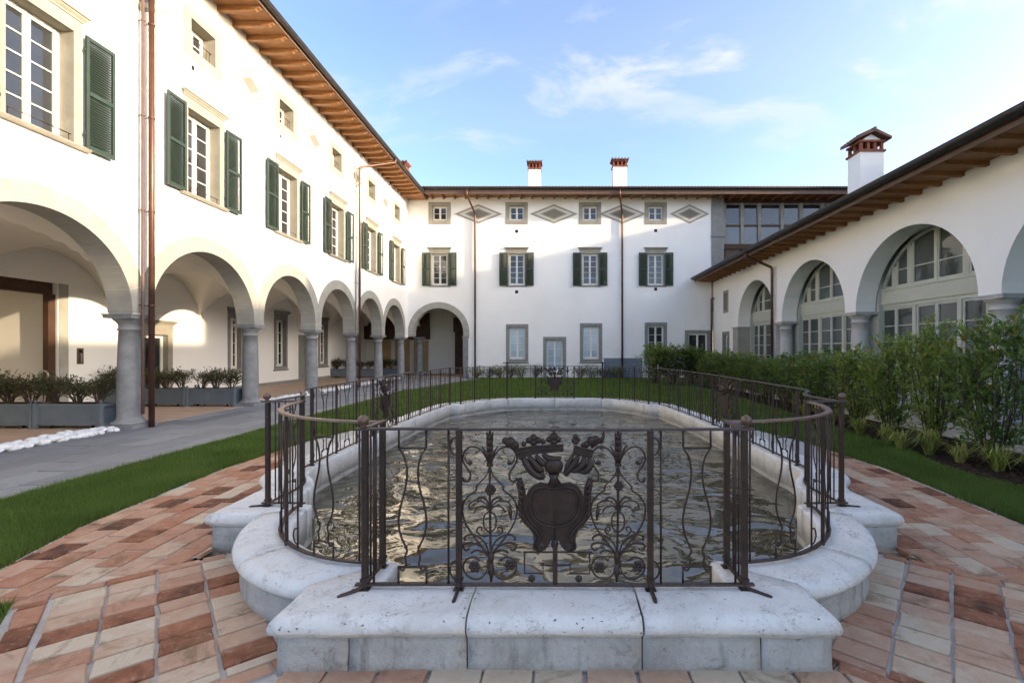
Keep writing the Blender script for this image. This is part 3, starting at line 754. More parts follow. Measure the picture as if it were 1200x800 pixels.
m_ballf = MB().lathe([(0.012, 0), (0.022, 0.004), (0.013, 0.012), (0.024, 0.02), (0.031, 0.033), (0.032, 0.043), (0.027, 0.057), (0.014, 0.068), (0.004, 0.071)], 14).mesh('ball_finial', 'iron_worn')
def foot_mesh():
    mb = MB()
    pts = catmull([(0, 0, 0.05), (0, -0.02, 0.015), (0, -0.07, 0.006), (0, -0.15, 0.002)], 4)
    mb.tube(pts, [0.012] * (len(pts) - 2) + [0.013, 0.009], 5)
    return mb.mesh('stay_foot', 'iron')
m_foot = foot_mesh()
m_cap = MB().lathe([(0.02, 0.0), (0.022, 0.085), (0.12, 0.092), (0.125, 0.105), (0.02, 0.115), (0.012, 0.13)], 14).mesh('flat_cap', 'iron')
# crest panel, drawn in the units of a sketch: centre x=487, top y=65, bottom y=730
PS = 1.09 / 805
def pp(x, y): return ((x - 487) * PS, 0.0, RH - (y - 65) * (RH - ZB) / 665)
def panel_parts():
    out = []
    sc = MB(); rS = 0.0058
    def cur(pts, r=rS, k=5, taper=True):
        c = catmull([pp(*p) for p in pts], k)
        n = len(c); rr = [r * (0.7 + 0.3 * math.sin(math.pi * min(1, (i + 1) / (n * 0.5)) / 2)) if taper else r for i in range(n)]
        sc.tube(c, rr, 6)
    for st, flip in ((214, 1), (754, -1)):
        def q(dx, y): return (st + dx * flip, y)
        cur([q(0, 68), q(0, 300), q(2, 500), q(6, 725)], 0.0075, 4, False)
        for s in (-1, 1):
            def g(dx, y): return q(s * dx, y)
            cur([g(4, 222), g(16, 185), g(42, 148), g(78, 138), g(106, 160), g(114, 195), g(100, 225), g(82, 255), g(88, 285), g(108, 288), g(112, 270)])
            cur([g(106, 180), g(96, 208), g(80, 214), g(74, 202)], 0.005)
            cur([g(3, 230), g(14, 262), g(40, 292), g(56, 310), g(58, 328), g(88, 350), g(110, 385), g(114, 425), g(100, 475), g(66, 530), g(34, 572), g(10, 612)])
            cur([g(2, 405), g(28, 378), g(60, 372), g(84, 386), g(86, 408), g(74, 412)], 0.005)
            cur([g(2, 408), g(26, 396), g(52, 402), g(66, 424)], 0.005)
            cur([g(2, 400), g(14, 370), g(34, 358), g(54, 364)], 0.0065)
            cur([g(2, 418), g(24, 440), g(24, 488), g(2, 510)], 0.005, 3, False)
            cur([g(3, 524), g(34, 524), g(54, 506), g(48, 488), g(34, 490), g(36, 502)], 0.005)
            cur([g(4, 605), g(36, 572), g(74, 556), g(104, 560), g(112, 572), g(100, 588), g(86, 580)], 0.0065)
            cur([g(4, 610), g(30, 594), g(58, 588), g(78, 600)], 0.006)
            cur([g(4, 600), g(20, 556), g(50, 528), g(84, 520), g(106, 532), g(104, 546)], 0.006)
            cur([g(4, 645), g(20, 690), g(52, 714), g(92, 700), g(112, 664), g(98, 628), g(66, 618), g(42, 634)], rS)
            sc.ball(pp(*g(82, 206)), 0.013, 8); sc.ball(pp(*g(108, 284)), 0.009, 8)
        for yy in (216, 404, 640): sc.box(pp(*q(-13, yy))[0] if flip > 0 else pp(*q(13, yy))[0], pp(*q(13, yy))[0] if flip > 0 else pp(*q(-13, yy))[0], -0.012, 0.012, pp(0, yy + 8)[2], pp(0, yy - 8)[2])
        # bud of leaves on the stem
        for k in range(5):
            yy = 88 + k * 24
            for s in (-1, 1): sc.tube([pp(*q(0, yy + 18)), pp(*q(s * 9, yy + 4)), pp(*q(s * 13, yy - 14))], [0.010, 0.009, 0.003], 6)
        for s in (-1, 1): sc.tube([pp(*q(0, 195)), pp(*q(s * 14, 170)), pp(*q(s * 34, 134))], [0.010, 0.010, 0.003], 6)
        sc.tube([pp(*q(5, 640)), pp(*q(6, 680)), pp(*q(7, 722))], [0.012, 0.02, 0.004], 8)
        sc.tube([pp(*q(4, 590)), pp(*q(5, 612)), pp(*q(6, 640))], [0.006, 0.02, 0.014], 8)
        # drooping leaf
        sc.tube([pp(*q(84, 395)), pp(*q(86, 425)), pp(*q(90, 460))], [0.006, 0.014, 0.003], 6)
    # fret below the shield
    for pts in ([(355, 596), (645, 596)], [(360, 596), (360, 688), (438, 688), (438, 640)], [(634, 596), (634, 690), (552, 690), (552, 640)], [(425, 652), (552, 652)]):
        sc.tube([pp(*p) for p in pts], 0.006, 4)
    sc.box(pp(479, 0)[0], pp(499, 0)[0], -0.008, 0.008, ZB, pp(0, 560)[2])
    out.append(('scrollwork', sc.mesh('scrollwork', 'iron')))
    for x, y in ((390, 711), (588, 712)): out.append(('boss', MB().ball(pp(x, y), 0.021, 10, (1, 0.5, 1)).mesh('boss', 'iron')))
    for x, y, r in ((217, 325, 21), (757, 308, 19), (150, 660, 22), (300, 652, 22), (676, 664, 22), (838, 658, 22)):
        ro = MB(); ro.ball(pp(x, y), r * PS * 0.42, 8, (1, 1, 1))
        for k in range(6):
            a = 2 * math.pi * k / 6
            ro.ball(pp(x + r * 0.72 * math.cos(a), y + r * 0.72 * math.sin(a)), r * PS * 0.48, 8, (1, 0.55, 1))
        out.append(('rosette', ro.mesh('rosette', 'iron')))
    # shield: outer cartouche, raised mouldings, central rib
    L = [(487, 292), (455, 296), (425, 292), (396, 304), (378, 326), (366, 350), (362, 318), (348, 270), (330, 275), (326, 305), (336, 345), (332, 400), (338, 440), (360, 474), (388, 500), (404, 520), (408, 540), (396, 556), (400, 580), (420, 592), (446, 586), (462, 566), (470, 545), (487, 540)]
    Rr = [(974 - x, y) for x, y in L[::-1][1:-1]]
    sh = MB(); out_l = [pp(*p) for p in L + Rr]
    sh.prism_xz([(p[0], p[2]) for p in out_l], -0.006, 0.006)
    def ring(pts, r): sh.tube([(p[0], p[1] - 0.009, p[2]) for p in catmull([pp(*p) for p in pts], 5, True)], r, 6, closed=True)
    ring([(487, 318), (440, 312), (402, 322), (384, 356), (384, 408), (400, 448), (440, 476), (487, 484), (534, 476), (574, 448), (590, 408), (590, 356), (572, 322), (534, 312)], 0.007)
    ring([(487, 328), (444, 322), (412, 332), (396, 360), (396, 404), (410, 438), (446, 464), (487, 471), (528, 464), (564, 438), (578, 404), (578, 360), (562, 332), (530, 322)], 0.004)
    for s in (-1, 1):
        def g(dx, y): return (487 + s * dx, y)
        for pts, r in (([g(140, 280), g(148, 330), g(142, 400), g(118, 460), g(80, 500), g(66, 530), g(74, 562), g(62, 580), g(44, 576)], 0.007),
                       ([g(128, 300), g(134, 350), g(126, 410), g(104, 458), g(66, 498), g(52, 530)], 0.005),
                       ([g(110, 480), g(90, 510), g(84, 545), g(88, 575), g(70, 588)], 0.006)):
            sh.tube([(p[0], p[1] - 0.010, p[2]) for p in catmull([pp(*p) for p in pts], 5)], r, 6)
        for k in range(6):
            y = 300 + k * 26
            sh.tube([(p[0], p[1] - 0.006, p[2]) for p in [pp(*g(132, y + 14)), pp(*g(146, y)), pp(*g(158 - k * 3, y - 22))]], [0.012, 0.012, 0.003], 6)
        sh.ball(pp(*g(60, 572)), 0.028, 10, (1, 0.45, 1))
    sh.ball(pp(487, 562), 0.024, 10, (0.9, 0.5, 1.3))
    sh.tube([(p[0], p[1] - 0.008, p[2]) for p in [pp(487, 300), pp(487, 540)]], 0.004, 6)
    out.append(('shield', sh.mesh('shield', 'iron')))
    # crowns and plumes over the shield
    cr = MB()
    def plate(pts, y0=-0.007, y1=0.007):
        c = [pp(*p) for p in pts]; cr.prism_xz([(p[0], p[2]) for p in c], y0, y1)
    plate([(316, 148), (400, 134), (524, 126), (524, 154), (402, 164), (338, 192)], -0.014, 0.010)
    plate([(570, 132), (650, 152), (634, 186), (562, 168)], -0.014, 0.010)
    def feather(pts, r):
        c = catmull([pp(*p) for p in pts], 5); n = len(c)
        cr.tube([(p[0], p[1] - 0.004, p[2]) for p in c], [r * (0.35 + 0.75 * math.sin(math.pi * (0.12 + 0.80 * i / (n - 1)))) for i in range(n)], 7)
    for pts, r in (([(352, 184), (372, 222), (402, 254), (432, 268), (444, 258)], 0.020), ([(380, 178), (402, 210), (426, 236), (444, 240)], 0.020), ([(408, 172), (424, 196), (442, 212), (452, 206)], 0.018),
                   ([(436, 168), (456, 184), (484, 190), (516, 184)], 0.017), ([(364, 188), (392, 236), (420, 262)], 0.014),
                   ([(632, 184), (638, 214), (618, 242), (590, 246)], 0.019), ([(612, 178), (606, 212), (582, 236), (556, 244)], 0.019), ([(588, 172), (572, 206), (552, 234), (530, 262)], 0.018), ([(566, 168), (550, 200), (540, 226), (528, 252)], 0.014)):
        feather(pts, r)
    for x, y, r in ((300, 120, 24), (280, 112, 16), (318, 132, 20), (398, 100, 17), (378, 110, 14), (418, 110, 14), (398, 120, 16), (357, 126, 12), (438, 116, 12), (482, 96, 19), (462, 106, 13), (502, 106, 13), (483, 118, 16), (575, 96, 12), (566, 110, 10), (586, 108, 10), (576, 118, 12), (640, 112, 20), (620, 128, 15), (660, 104, 16), (680, 112, 12), (606, 130, 10)):
        cr.ball(pp(x, y), r * PS, 8, (1, 0.5, 1))
    for pts, r in (([(316, 148), (400, 135), (522, 128)], 0.006), ([(322, 170), (404, 150), (522, 142)], 0.005), ([(338, 190), (404, 164), (522, 154)], 0.006), ([(572, 134), (648, 154)], 0.006), ([(566, 160), (636, 180)], 0.006)):
        cr.tube([(p[0], p[1] - 0.014, p[2]) for p in catmull([pp(*p) for p in pts], 4)], r, 6)
    cr.tube([pp(640, 140), pp(690, 100), pp(694, 72)], [0.010, 0.012, 0.006], 6)
    cr.ball(pp(483, 222), 0.054, 14, (1, 0.5, 0.92))
    cr.tube([pp(483, 255), pp(484, 275), pp(486, 298)], [0.034, 0.022, 0.04], 10)
    cr.box(pp(478, 0)[0], pp(490, 0)[0], -0.006, 0.006, pp(0, 130)[2], RH)
    out.append(('crown', cr.mesh('crown', 'iron')))
    return out
panel_ps = panel_parts()
def put_panel(x, y, rz):
    root = None
    for nm, me in panel_ps:
        if root is None: root = rput(nm, me, x, y, rz)
        else: put(nm, me, root, (0, 0, 0))
# plan of the rail (left half), from the front crest panel to the back crest panel
arc_pts = [(Cx + 1.12 * math.cos(R(t)), Cy + 1.12 * math.sin(R(t))) for t in np.linspace(270, 180, 13)]
seg_front = [(-0.545, 2.66), (-1.08, 2.66)]
seg_ret = [(-1.08, 2.66), (-1.08, 2.93)]
seg_step = [(-2.20, 4.05), (-2.50, 4.07)]
seg_s = [(-2.50, 4.07), (-2.48, 4.45), (-2.51, 4.65), (-2.60, 4.85), (-2.74, 5.05), (-2.83, 5.25), (-2.86, 5.5)]
seg_side1 = [(-2.86, 5.5), (-2.88, 7.40)]
seg_pan = [(-2.88, 7.40), (-2.88, 8.49)]
seg_side2 = [(-2.88, 8.49), (-2.84, 9.4), (-2.76, 10.3), (-2.66, 11.3), (-2.60, 11.6)]
seg_cor = [(-2.60, 11.6), (-2.36, 11.72)]
seg_back = [(-2.36, 11.72), (-2.02, 12.34), (-1.66, 12.78), (-1.33, 13.0)]
seg_back2 = [(-1.33, 13.0), (-0.545, 13.1)]
def along(pts, d):
    for i in range(len(pts) - 1):
        a, b = Vector(pts[i]), Vector(pts[i + 1]); L = (b - a).length
        if d <= L or i == len(pts) - 2:
            t = (b - a) / L; p = a + t * d
            return p, math.atan2(t.y, t.x)
        d -= L
def plen(pts): return sum(math.dist(pts[i], pts[i + 1]) for i in range(len(pts) - 1))
def seat(me_name, me, pts, d, s, thr=0.0):
    p, a = along(pts, d)
    if s > 0: p = Vector((-p.x, p.y)); a = math.pi - a
    return rput(me_name, me, p.x, p.y, a)
def run(pts, s, items):
    for kind, d in items:
        if kind == 'bar': seat('bar', m_bar, pts, d, s)
        elif kind == 'vase': seat('vase_baluster', m_vase, pts, d, s)
        elif kind == 'post': seat('post', m_post, pts, d, s)
        elif kind == 'thin': seat('post', m_thin, pts, d, s)
        elif kind == 'scroll': seat('corner_scroll', m_scroll, pts, d, s)
def modules(pts, s, n, endpost=True):
    L = plen(pts); m = L / n; it = []
    for k in range(n):
        o = k * m
        it += [('scroll', o + 0.005), ('bar', o + m * 0.17), ('vase', o + m * 0.5), ('bar', o + m * 0.83)]
        if k < n - 1 or endpost: it.append(('post' if k == n - 1 else 'thin', o + m))
    run(pts, s, it)
def flat_rail(pts, w, t, z, name, mat, r=0.0):
    P = [Vector((*p, 0)) for p in pts]; mb = MB(); vs = []
    for i, p in enumerate(P):
        ta = (P[min(i + 1, len(P) - 1)] - P[max(i - 1, 0)]); ta.normalize(); nn = Vector((-ta.y, ta.x, 0))
        sag = 0.004 * mnoise.noise(Vector((p.x * 1.3, p.y * 1.3, 2)))
        for sx, sz in ((-1, 0), (-0.8, 1), (0.8, 1), (1, 0)):
            vs.append(p + nn * (w / 2 * sx) + Vector((0, 0, z + t * sz + sag)))
    fs = []
    for i in range(len(P) - 1):
        for k in range(4): fs.append((i * 4 + k, i * 4 + (k + 1) % 4, (i + 1) * 4 + (k + 1) % 4, (i + 1) * 4 + k))
    fs += [(0, 1, 2, 3), tuple((len(P) - 1) * 4 + k for k in range(4))[::-1]]
    mb.add([(v.x - RL.x, v.y - RL.y, v.z) for v in vs], fs)
    return fix_normals(mb.build(name, mat, rail))
for s in (-1, 1):
    run(seg_front, s, [('post', 0.0), ('scroll', 0.004), ('bar', 0.06), ('vase', 0.265), ('bar', 0.485), ('post', plen(seg_front))])
    run(seg_ret, s, [('bar', 0.08), ('bar', 0.16), ('post', 0.27)])
    LA = plen(arc_pts)
    run(arc_pts, s, [('bar', 0.15), ('vase', 0.42), ('bar', 0.69), ('scroll', 0.70), ('thin', LA / 2), ('bar', LA - 0.69), ('vase', LA - 0.42), ('bar', LA - 0.15), ('thin', LA)])
    run(seg_step, s, [('bar', 0.10), ('bar', 0.20), ('post', plen(seg_step))])
    LS = plen(seg_s)
    run(seg_s, s, [('bar', 0.1), ('vase', 0.32), ('bar', 0.54), ('thin', 0.66), ('bar', 0.80), ('vase', 1.05), ('bar', 1.3), ('post', LS)])
    modules(seg_side1, s, 3)
    p, a = along(seg_pan, plen(seg_pan) / 2)
    put_panel(p.x * (-s), p.y, a if s < 0 else math.pi - a)
    seat('post', m_post, seg_pan, plen(seg_pan), s)
    modules(seg_side2, s, 5)
    run(seg_cor, s, [('bar', 0.13), ('post', plen(seg_cor))])
    modules(seg_back, s, 3)
    modules(seg_back2, s, 1)
    p = Vector((-1.33 * (-s), 13.0)); rput('flat_cap', m_cap, p.x, p.y, 0).location.z = RH
    for (bx, by) in ((-1.08, 2.66), (-2.50, 4.07)):
        o = rput('ball_finial', m_ballf, bx * (-s) + 0.02 * s, by + 0.02, 0); o.location.z = RH + 0.010
    for (fx, fy, fa) in ((-0.545, 2.66, 0), (-1.08, 2.66, -50 * -s), (-2.50, 4.07, -80 * -s)):
        rput('stay_foot', m_foot, fx * (-s), fy, R(fa if s < 0 else fa))
    mm = lambda pts: [(-x * s, y) for x, y in pts]
    def dens(pts, k=0.12):
        out = []
        for i in range(len(pts) - 1):
            n_ = max(1, int(math.dist(pts[i], pts[i + 1]) / k))
            out += [(pts[i][0] + (pts[i + 1][0] - pts[i][0]) * j / n_, pts[i][1] + (pts[i + 1][1] - pts[i][1]) * j / n_) for j in range(n_)]
        return out + [pts[-1]]
    runs = [seg_front[:1] + [(-1.135, 2.66)], [(-1.08, 2.682), (-1.08, 2.96)], arc_pts, [(-2.17, 4.05), (-2.55, 4.07)],
            [(p.x, p.y) for p in catmull(seg_s + seg_side1[1:], 4)] + [seg_pan[1]] + seg_side2[1:], [(-2.62, 11.6), (-2.34, 11.72)],
            [(p.x, p.y) for p in catmull(seg_back, 4)], seg_back2]
    for k, rp in enumerate(runs):
        mat = 'iron_worn' if (k == 2) else 'iron'
        dz = 0.0 if k in (0, 2, 4, 6) else 0.0035
        flat_rail(dens(mm(rp)), 0.046, 0.012, RH + dz, 'handrail', mat)
        flat_rail(dens(mm(rp)), 0.034, 0.010, ZB - 0.012 + dz, 'bottom_rail', 'iron')
put_panel(0, 2.66, 0.0)
put_panel(0, 13.1, 0.0)
for yy in (2.66, 13.1):
    flat_rail([(-0.5445, yy), (-0.25, yy), (0, yy), (0.25, yy), (0.5445, yy)], 0.046, 0.012, RH - 0.0035, 'handrail', 'iron')
    flat_rail([(-0.5445, yy), (-0.25, yy), (0, yy), (0.25, yy), (0.5445, yy)], 0.034, 0.010, ZB - 0.0155, 'bottom_rail', 'iron')

# ------------------------------------------------------------------ building kit (local x along the facade, y inwards, z up)
def pip(x, y, poly):
    c = False; j = len(poly) - 1
    for i in range(len(poly)):
        (xi, yi), (xj, yj) = poly[i], poly[j]
        if (yi > y) != (yj > y) and x < (xj - xi) * (y - yi) / (yj - yi) + xi: c = not c
        j = i
    return c
def wall_mesh(outer, holes, y0=0.0, t=0.45, back=True):
    vs = []; ed = []
    for lp in [outer] + holes:
        o = len(vs); vs += [Vector(p) for p in lp]; ed += [(o + i, o + (i + 1) % len(lp)) for i in range(len(lp))]
    r = delaunay_2d_cdt(vs, ed, [], 0, 1e-5)
    V, F = r[0], r[2]
    mb = MB(); fs = []
    for f in F:
        cx = sum(V[i].x for i in f) / len(f); cz = sum(V[i].y for i in f) / len(f)
        if pip(cx, cz, outer) and not any(pip(cx, cz, h) for h in holes): fs.append(tuple(f))
    mb.add([(p.x, y0, p.y) for p in V], fs)
    if back: mb.add([(p.x, y0 + t, p.y) for p in V], [f[::-1] for f in fs])
    for lp in [outer] + holes:
        n = len(lp)
        mb.add([(x, y0, z) for x, z in lp] + [(x, y0 + t, z) for x, z in lp], [(i, i + n, (i + 1) % n + n, (i + 1) % n) for i in range(n)])
    return mb
def rect(u, w, z0, z1): return [(u - w / 2, z0), (u + w / 2, z0), (u + w / 2, z1), (u - w / 2, z1)]
def arch_pts(uc, r, zc, zs, n=28, rev=False):
    p = [(uc + r * math.cos(math.pi - math.pi * k / n), zc + r * math.sin(math.pi * k / n)) for k in range(n + 1)]
    if zc > zs + 1e-3: p = [(uc - r, zs)] + p + [(uc + r, zs)]
    return p
CACHE = {}
def sash_window(w, h, rows, leaves, mat, gmat, yd=0.17, frame=0.05, stile=0.055, munt=0.022, cols=1, bottom_panel=0.0):
    """white casement; returns frame mesh and the pane rectangles"""
    key = ('w', w, h, rows, leaves, mat, gmat, yd, cols, bottom_panel)
    if key in CACHE: return CACHE[key]
    mb = MB()
    mb.cham(-w / 2, -w / 2 + frame, yd - 0.02, yd + 0.06, 0, h, 0.006); mb.cham(w / 2 - frame, w / 2, yd - 0.02, yd + 0.06, 0, h, 0.006)
    mb.box(-w / 2 + frame, w / 2 - frame, yd - 0.018, yd + 0.06, h - frame, h - 0.001); mb.box(-w / 2 + frame, w / 2 - frame, yd - 0.018, yd + 0.06, 0.001, frame)
    panes = []; lw = (w - 2 * frame) / leaves
    for l in range(leaves):
        x0 = -w / 2 + frame + l * lw + 0.002; x1 = x0 + lw - 0.004; z0, z1 = frame + 0.002, h - frame - 0.002
        mb.cham(x0, x0 + stile, yd - 0.034, yd + 0.03, z0, z1, 0.008); mb.cham(x1 - stile, x1, yd - 0.034, yd + 0.03, z0, z1, 0.008)
        zb = z0 + stile * 1.4 + bottom_panel
        mb.box(x0 + stile, x1 - stile, yd - 0.03, yd + 0.028, z0, zb); mb.box(x0 + stile, x1 - stile, yd - 0.03, yd + 0.028, z1 - stile, z1)
        if bottom_panel: mb.box(x0 + stile + 0.04, x1 - stile - 0.04, yd - 0.036, yd - 0.02, z0 + 0.06, zb - 0.06)
        gz0, gz1 = zb, z1 - stile; gx0, gx1 = x0 + stile, x1 - stile
        ph = (gz1 - gz0) / rows; pw = (gx1 - gx0) / cols
        for c in range(1, cols): mb.box(gx0 + c * pw - munt / 2, gx0 + c * pw + munt / 2, yd - 0.022, yd + 0.02, gz0, gz1)
        for r in range(1, rows): mb.box(gx0, gx1, yd - 0.0205, yd + 0.02, gz0 + r * ph - munt / 2, gz0 + r * ph + munt / 2)
        for r in range(rows):
            for c in range(cols): panes.append((gx0 + (c + .5) * pw, gz0 + (r + .5) * ph, pw, ph))
    pm = MB().box(-panes[0][2] / 2, panes[0][2] / 2, -0.003, 0.003, -panes[0][3] / 2, panes[0][3] / 2).mesh('pane', gmat)
    CACHE[key] = (mb.mesh('window', mat), panes, pm)
    return CACHE[key]
def put_window(parent, u, z, spec, name='window', y=0.0, yd=0.17):
    me, panes, pm = spec
    o = put(name, me, parent, (u, y, z))
    for px, pz, _, _ in panes: put('pane', pm, o, (px, yd + 0.004, pz))
    return o
def surround_mesh(w, h, b, mat, sill=True, proud=0.02, deep=0.15, bot=True, sill_over=0.0, sill_h=0.0):
    mb = MB()
    mb.cham(-w / 2 - b, -w / 2, -proud, deep, 0, h, 0.006); mb.cham(w / 2, w / 2 + b, -proud, deep, 0, h, 0.006)
    mb.cham(-w / 2 - b, w / 2 + b, -proud - 0.002, deep, h, h + b, 0.006)
    if bot: mb.cham(-w / 2 - b, w / 2 + b, -proud - 0.002, deep, -b, 0, 0.006)
    return mb.mesh('window_surround', mat)
def cornice_mesh(w, mat):
    mb = MB()
    prof = [(0.03, 0), (-0.024, 0), (-0.024, 0.13), (-0.04, 0.135), (-0.05, 0.165), (-0.085, 0.20), (-0.10, 0.225), (-0.125, 0.235), (-0.125, 0.265), (-0.02, 0.285), (0.03, 0.285)]
    mb.profile_x(prof[:3] + [(0.03, 0.13)], -w / 2, w / 2)
    up = [(0.03, 0.131)] + prof[3:]
    n = len(up)
    def ex(y): return max(0.0, -y) * 0.9
    vs = [(-w / 2 - ex(y), y, z) for y, z in up] + [(w / 2 + ex(y), y, z) for y, z in up]
    mb.add(vs, [tuple(range(n)), tuple(range(n, 2 * n))[::-1]] + [(i, i + n, (i + 1) % n + n, (i + 1) % n) for i in range(n)])
    return mb.mesh('cornice', mat)
def sill_mesh(w, mat, out=0.10, h=0.085):
    mb = MB(); mb.profile_x([(0.14, -0.002), (-out, -0.012), (-out - 0.012, -0.03), (-out, -0.05), (-out + 0.03, -h), (0.14, -h)], -w / 2, w / 2)
    return mb.mesh('sill', mat)
def shutter_mesh(w, h, mat='shutter'):
    mb = MB(); st = 0.055; rl = 0.075
    mb.cham(0, st, -0.022, 0.022, 0, h, 0.004); mb.cham(w - st, w, -0.022, 0.022, 0, h, 0.004)
    for z0, z1 in ((0, rl), (h * 0.5 - rl / 2, h * 0.5 + rl / 2), (h - rl, h)): mb.box(st, w - st, -0.0215, 0.0215, z0 + 0.001, z1 - 0.001)
    for a, b in ((rl, h * 0.5 - rl / 2), (h * 0.5 + rl / 2, h - rl)):
        n = int((b - a) / 0.046); d = (b - a) / n
        for k in range(n):
            z = a + (k + 0.5) * d
            x0, x1 = st - 0.002, w - st + 0.002
            mb.add([(x0, -0.021, z - 0.024), (x1, -0.021, z - 0.024), (x1, 0.017, z + 0.015), (x0, 0.017, z + 0.015), (x0, -0.015, z - 0.028), (x1, -0.015, z - 0.028), (x1, 0.021, z + 0.009), (x0, 0.021, z + 0.009)],
                   [(0, 1, 2, 3), (7, 6, 5, 4), (0, 4, 5, 1), (2, 6, 7, 3)])
    mb.box(-0.03, 0.01, 0.0, 0.02, h * 0.12, h * 0.12 + 0.05); mb.box(-0.03, 0.01, 0.0, 0.02, h * 0.86, h * 0.86 + 0.05)
    return mb.mesh('shutter', mat)
def shuttered_window(B, u, z0, z1, w, sh_off, sh_w, trim_mat, S, guard=False):
    h = z1 - z0
    put('window_surround', S['sur'], B, (u, 0, z0)); put('cornice', S['cor'], B, (u, 0, z1 + 0.102)); put('sill', S['sill'], B, (u, 0, z0))
    put_window(B, u, z0, S['win'], yd=S.get('yd', 0.17))
    for s in (-1, 1):
        tilt = rng.uniform(0.5, 3.5)
        o = put('shutter', S['shut'], B, (u + s * (w / 2 + sh_off), -0.085, z0 - 0.03), (0, 0, 0))
        o.rotation_euler = (0, 0, -s * R(tilt)); o.scale = (s, 1, 1)
    if guard: put('guard_bar', S['guard'], B, (u, 0, z0))
def voussoirs(B, uc, r, zc, zs, lim0, lim1, t, mat, n=11, wd=0.36):
    """ring stones of one arch; lim0/lim1 = middle of the piers on either side"""
    for k in range(n):
        g = 0.0035 / r
        a0_, a1_ = math.pi * k / n + g, math.pi * (k + 1) / n - g
        m = 4
        ins = [(uc + r * math.cos(a0_ + (a1_ - a0_) * i / m), zc + r * math.sin(a0_ + (a1_ - a0_) * i / m)) for i in range(m + 1)]
        outs = [(uc + (r + wd) * math.cos(a0_ + (a1_ - a0_) * i / m), zc + (r + wd) * math.sin(a0_ + (a1_ - a0_) * i / m)) for i in range(m + 1)]
        outs = [(min(max(x, lim0 + 0.003), lim1 - 0.003), z) for x, z in outs]
        poly = ins[::-1] + outs
        # remove doubled points made by the clamp
        q = [poly[0]]
        for p in poly[1:]:
            if math.dist(p, q[-1]) > 1e-4: q.append(p)
        fix_normals(MB().prism_xz(q, -0.012, t + 0.012).build('voussoir', mat, B))
    if zc > zs + 0.03:
        for s, lim in ((-1, lim0 + 0.003), (1, lim1 - 0.003)):
            x0, x1 = sorted((uc + s * r, lim)); 
            fix_normals(MB().box(x0, x1, -0.012, t + 0.012, zs + 0.002, zc - 0.0035).build('springer', mat, B))
    # pale joints behind the stones, slightly recessed
    jn = MB(); m = 40; pts_i = [(uc + (r + 0.006) * math.cos(math.pi * i / m), zc + (r + 0.006) * math.sin(math.pi * i / m)) for i in range(m + 1)]
    pts_o = [(min(max(uc + (r + wd - 0.01) * math.cos(math.pi * i / m), lim0 + 0.01), lim1 - 0.01), zc + (r + wd - 0.01) * math.sin(math.pi * i / m)) for i in range(m + 1)]
    vs = [(x, y, z) for y in (-0.008, t + 0.008) for x, z in pts_i] + [(x, y, z) for y in (-0.008, t + 0.008) for x, z in pts_o]
    q = m + 1; fs = []
    for i in range(m):
        fs += [(i, i + 1, 2 * q + i + 1, 2 * q + i), (i + q, 3 * q + i, 3 * q + i + 1, i + q + 1), (i, i + q, i + q + 1, i + 1)]
    jn.add(vs, fs); jn.build('arch_joint', 'joint', B)
def column_mesh(h, d, mat):
    r = d / 2; mb = MB()
    mb.box(-r - 0.10, r + 0.10, -r - 0.10, r + 0.10, -0.03, 0.09)
    prof = [(r + 0.085, 0.09), (r + 0.095, 0.11), (r + 0.085, 0.145), (r + 0.04, 0.15), (r + 0.035, 0.17), (r + 0.012, 0.19), (r, 0.24)]
    hs = h - 0.34
    for k in range(1, 7):
        t = k / 6; prof.append((r - 0.035 * t * t, 0.24 + (hs - 0.24) * t))
    rt = r - 0.035
    prof += [(rt + 0.022, hs + 0.006), (rt + 0.03, hs + 0.022), (rt + 0.022, hs + 0.038), (rt + 0.004, hs + 0.044), (rt + 0.004, hs + 0.13), (rt + 0.02, hs + 0.14), (rt + 0.03, hs + 0.165), (rt + 0.075, hs + 0.21), (rt + 0.10, hs + 0.235), (rt + 0.10, hs + 0.25)]
    mb.lathe(prof, 28)
    a = rt + 0.115
    mb.box(-a, a, -a, a, hs + 0.25, h - 0.03); mb.box(-a - 0.02, a + 0.02, -a - 0.02, a + 0.02, h - 0.03, h)
    return mb.mesh('column', mat)
def half_gutter(x0, x1, yc, zc, r=0.085):
    mb = MB(); n = 9
    o = [(yc + r * math.cos(math.pi + math.pi * k / n), zc + r * math.sin(math.pi + math.pi * k / n)) for k in range(n + 1)]
    i = [(yc + (r - 0.008) * math.cos(math.pi + math.pi * k / n), zc + (r - 0.008) * math.sin(math.pi + math.pi * k / n)) for k in range(n + 1)]
    mb.profile_x(o + i[::-1], x0, x1)
    mb.tube([(x0, yc - r, zc), (x1, yc - r, zc)], 0.014, 6)
    return mb
def downpipe(B, pts, r=0.05, collars=(), name='downpipe', mat='copper'):
    mb = MB(); P = []
    V3 = [Vector(p) for p in pts]
    P.append(V3[0])
    for i in range(1, len(V3) - 1):
        a, b_, c = V3[i - 1], V3[i], V3[i + 1]; d = 0.09
        p1 = b_ + (a - b_).normalized() * min(d, (a - b_).length / 2); p2 = b_ + (c - b_).normalized() * min(d, (c - b_).length / 2)
        for k in range(5):
            t = k / 4; P.append(p1.lerp(b_, t).lerp(b_.lerp(p2, t), t))
    P.append(V3[-1])
    mb.tube(P, r, 12)
    for (x, y, z) in collars:
        mb.lathe([(r + 0.002, -0.02), (r + 0.012, -0.015), (r + 0.012, 0.015), (r + 0.002, 0.02)], 12, (x, y, z))
        mb.tube([(x, y, z), (x, 0.02, z)], 0.008, 6)
    return mb.build(name, mat, B)
